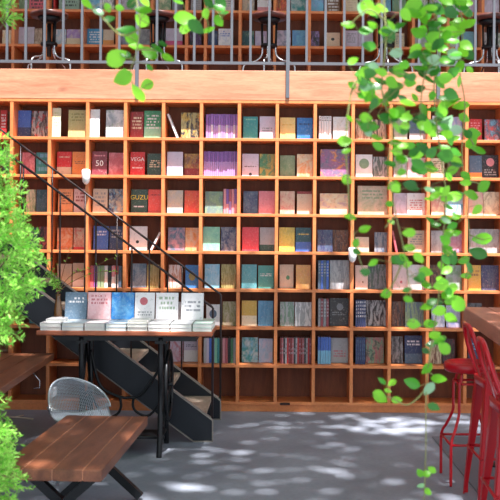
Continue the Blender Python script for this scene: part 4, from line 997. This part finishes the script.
# branches that carry the foliage
tr = [Vector((0, 0, 0)), Vector((.0, 0, .5)), Vector((-.02, .02, 1.1)), Vector((0, 0, 1.7)), Vector((.01, 0, 2.6))]
mt.tube(smooth(tr, 5), [.022 * (1 - .75 * i / 20) for i in range(21)], 8)
for (z0, px, py) in ((.4, 12, 470), (.5, 5, 430), (.95, 20, 330), (1.1, 36, 265), (1.2, 28, 240), (1.35, 14, 190), (1.5, 8, 155), (2.1, 12, 12), (.3, 10, 500), (1.0, 8, 350)):
    e = P(px, py, YB + R.uniform(-.05, .05)) - off
    mt.tube(smooth([Vector((0, 0, z0)), Vector((e.x * .5, e.y * .4, (z0 + e.z) / 2 + .03)), e], 5), [.007 * (1 - .8 * i / 10) for i in range(11)], 5)
part(mt, 'stem', M['trunk'], sb); part(mf, 'foliage', [M['fern'], M['stem']], sb)

# ------------------------------------------------------------------ pergola and leaf canopy added unseen above the view to shape the sun
pg = thing('pergola', 'steel pergola over the courtyard carrying the climbing plants', 'pergola', (0, 0, 0))
ZP = 6.5
dsun = Vector((.1, -.327, .94))
for y in (1.0, 3.0, 4.9):
    m = MB(); m.box(-5, 5, y - .03, y + .03, ZP, ZP + .08); part(m, 'beam', M['iron'], pg)
for x in (-4.9, 4.9):
    for y in (1.0, 4.9):
        m = MB(); m.box(x - .04, x + .04, y - .04, y + .04, 0, ZP); part(m, 'post', M['iron'], pg)
cn = MB(); Rc = random.Random(11)
def ground(px, py, z=0.0):
    """point of the floor in line with the sun and the point seen at height z"""
    y = F * (H - z) / (py - CY); x = (px - CX) * y / F
    return (x - dsun.x / dsun.z * z, y - dsun.y / dsun.z * z)
gaps = []                                   # openings shaped in the leaf cover for sun patches: (x, y, rx, ry, share of leaves left)
def gap(px, py, rx, ry, left, z=0.0):
    x, y = ground(px, py, z); sc_ = y / F
    gaps.append((x, y, rx * sc_, ry * sc_ * (y / (H - z)) * 1.0, left))
gap(395, 425, 52, 9, .25); gap(290, 424, 60, 5, .55); gap(470, 422, 40, 7, .35)
gap(225, 450, 40, 5, .45); gap(195, 446, 22, 3.5, .4); gap(335, 468, 36, 1.6, .0); gap(165, 490, 40, 6, .4)
gap(138, 436, 22, 8, .05, .47); gap(66, 400, 16, 10, .4, .6)
gap(125, 322, 90, 4, .45, .96)
gaps += [(-1.25, 4.0, .55, .38, .25), (.35, 3.7, .6, .45, .3), (-.55, 3.6, .45, .4, .3)]
def canopy_leaf(c, s):
    a = Rc.uniform(0, 2 * PI); d_ = Vector((math.cos(a), math.sin(a), Rc.uniform(-.3, .3))).normalized()
    up = Vector((Rc.uniform(-.5, .5), Rc.uniform(-.5, .5), 1))
    leafquad(cn, c, d_, s, s * .75, 0, up)
for _ in range(24000):
    x, y, dz = Rc.uniform(-4.6, 4.6), Rc.uniform(.4, 6.35), Rc.uniform(.05, .35)
    h_ = ZP + dz
    gx, gy = x - dsun.x / dsun.z * h_, y - dsun.y / dsun.z * h_
    keep = 1.0
    if y > 5.95: keep = max(0, (6.35 - y) / .4) ** 1.5
    for (hx, hy, rx, ry, left) in gaps:
        if ((gx - hx) / rx) ** 2 + ((gy - hy) / ry) ** 2 < 1: keep = min(keep, left)
    if Rc.random() > keep: continue
    canopy_leaf(Vector((x, y, h_)), Rc.uniform(.10, .17))
part(cn, 'foliage', M['canopy'], pg)

# ------------------------------------------------------------------ light
w = bpy.data.worlds.new('sky'); sc.world = w; w.use_nodes = True
bg = w.node_tree.nodes['Background']
bg.inputs[0].default_value = (.86, .93, 1.0, 1); bg.inputs[1].default_value = 1.3
sd = bpy.data.lights.new('sun', 'SUN'); sd.energy = 16.0; sd.angle = math.radians(1.1); sd.color = (1, .965, .93)
so = bpy.data.objects.new('sun', sd); col.objects.link(so)
dsun = Vector((.1, -.327, .94))
so.rotation_euler = dsun.to_track_quat('Z', 'Y').to_euler()
so.location = (0, 0, 8)
vs_ = sc.view_settings
vs_.view_transform = 'Standard'; vs_.look = 'None'; vs_.gamma = 1; vs_.use_curve_mapping = False; vs_.exposure = 0.14
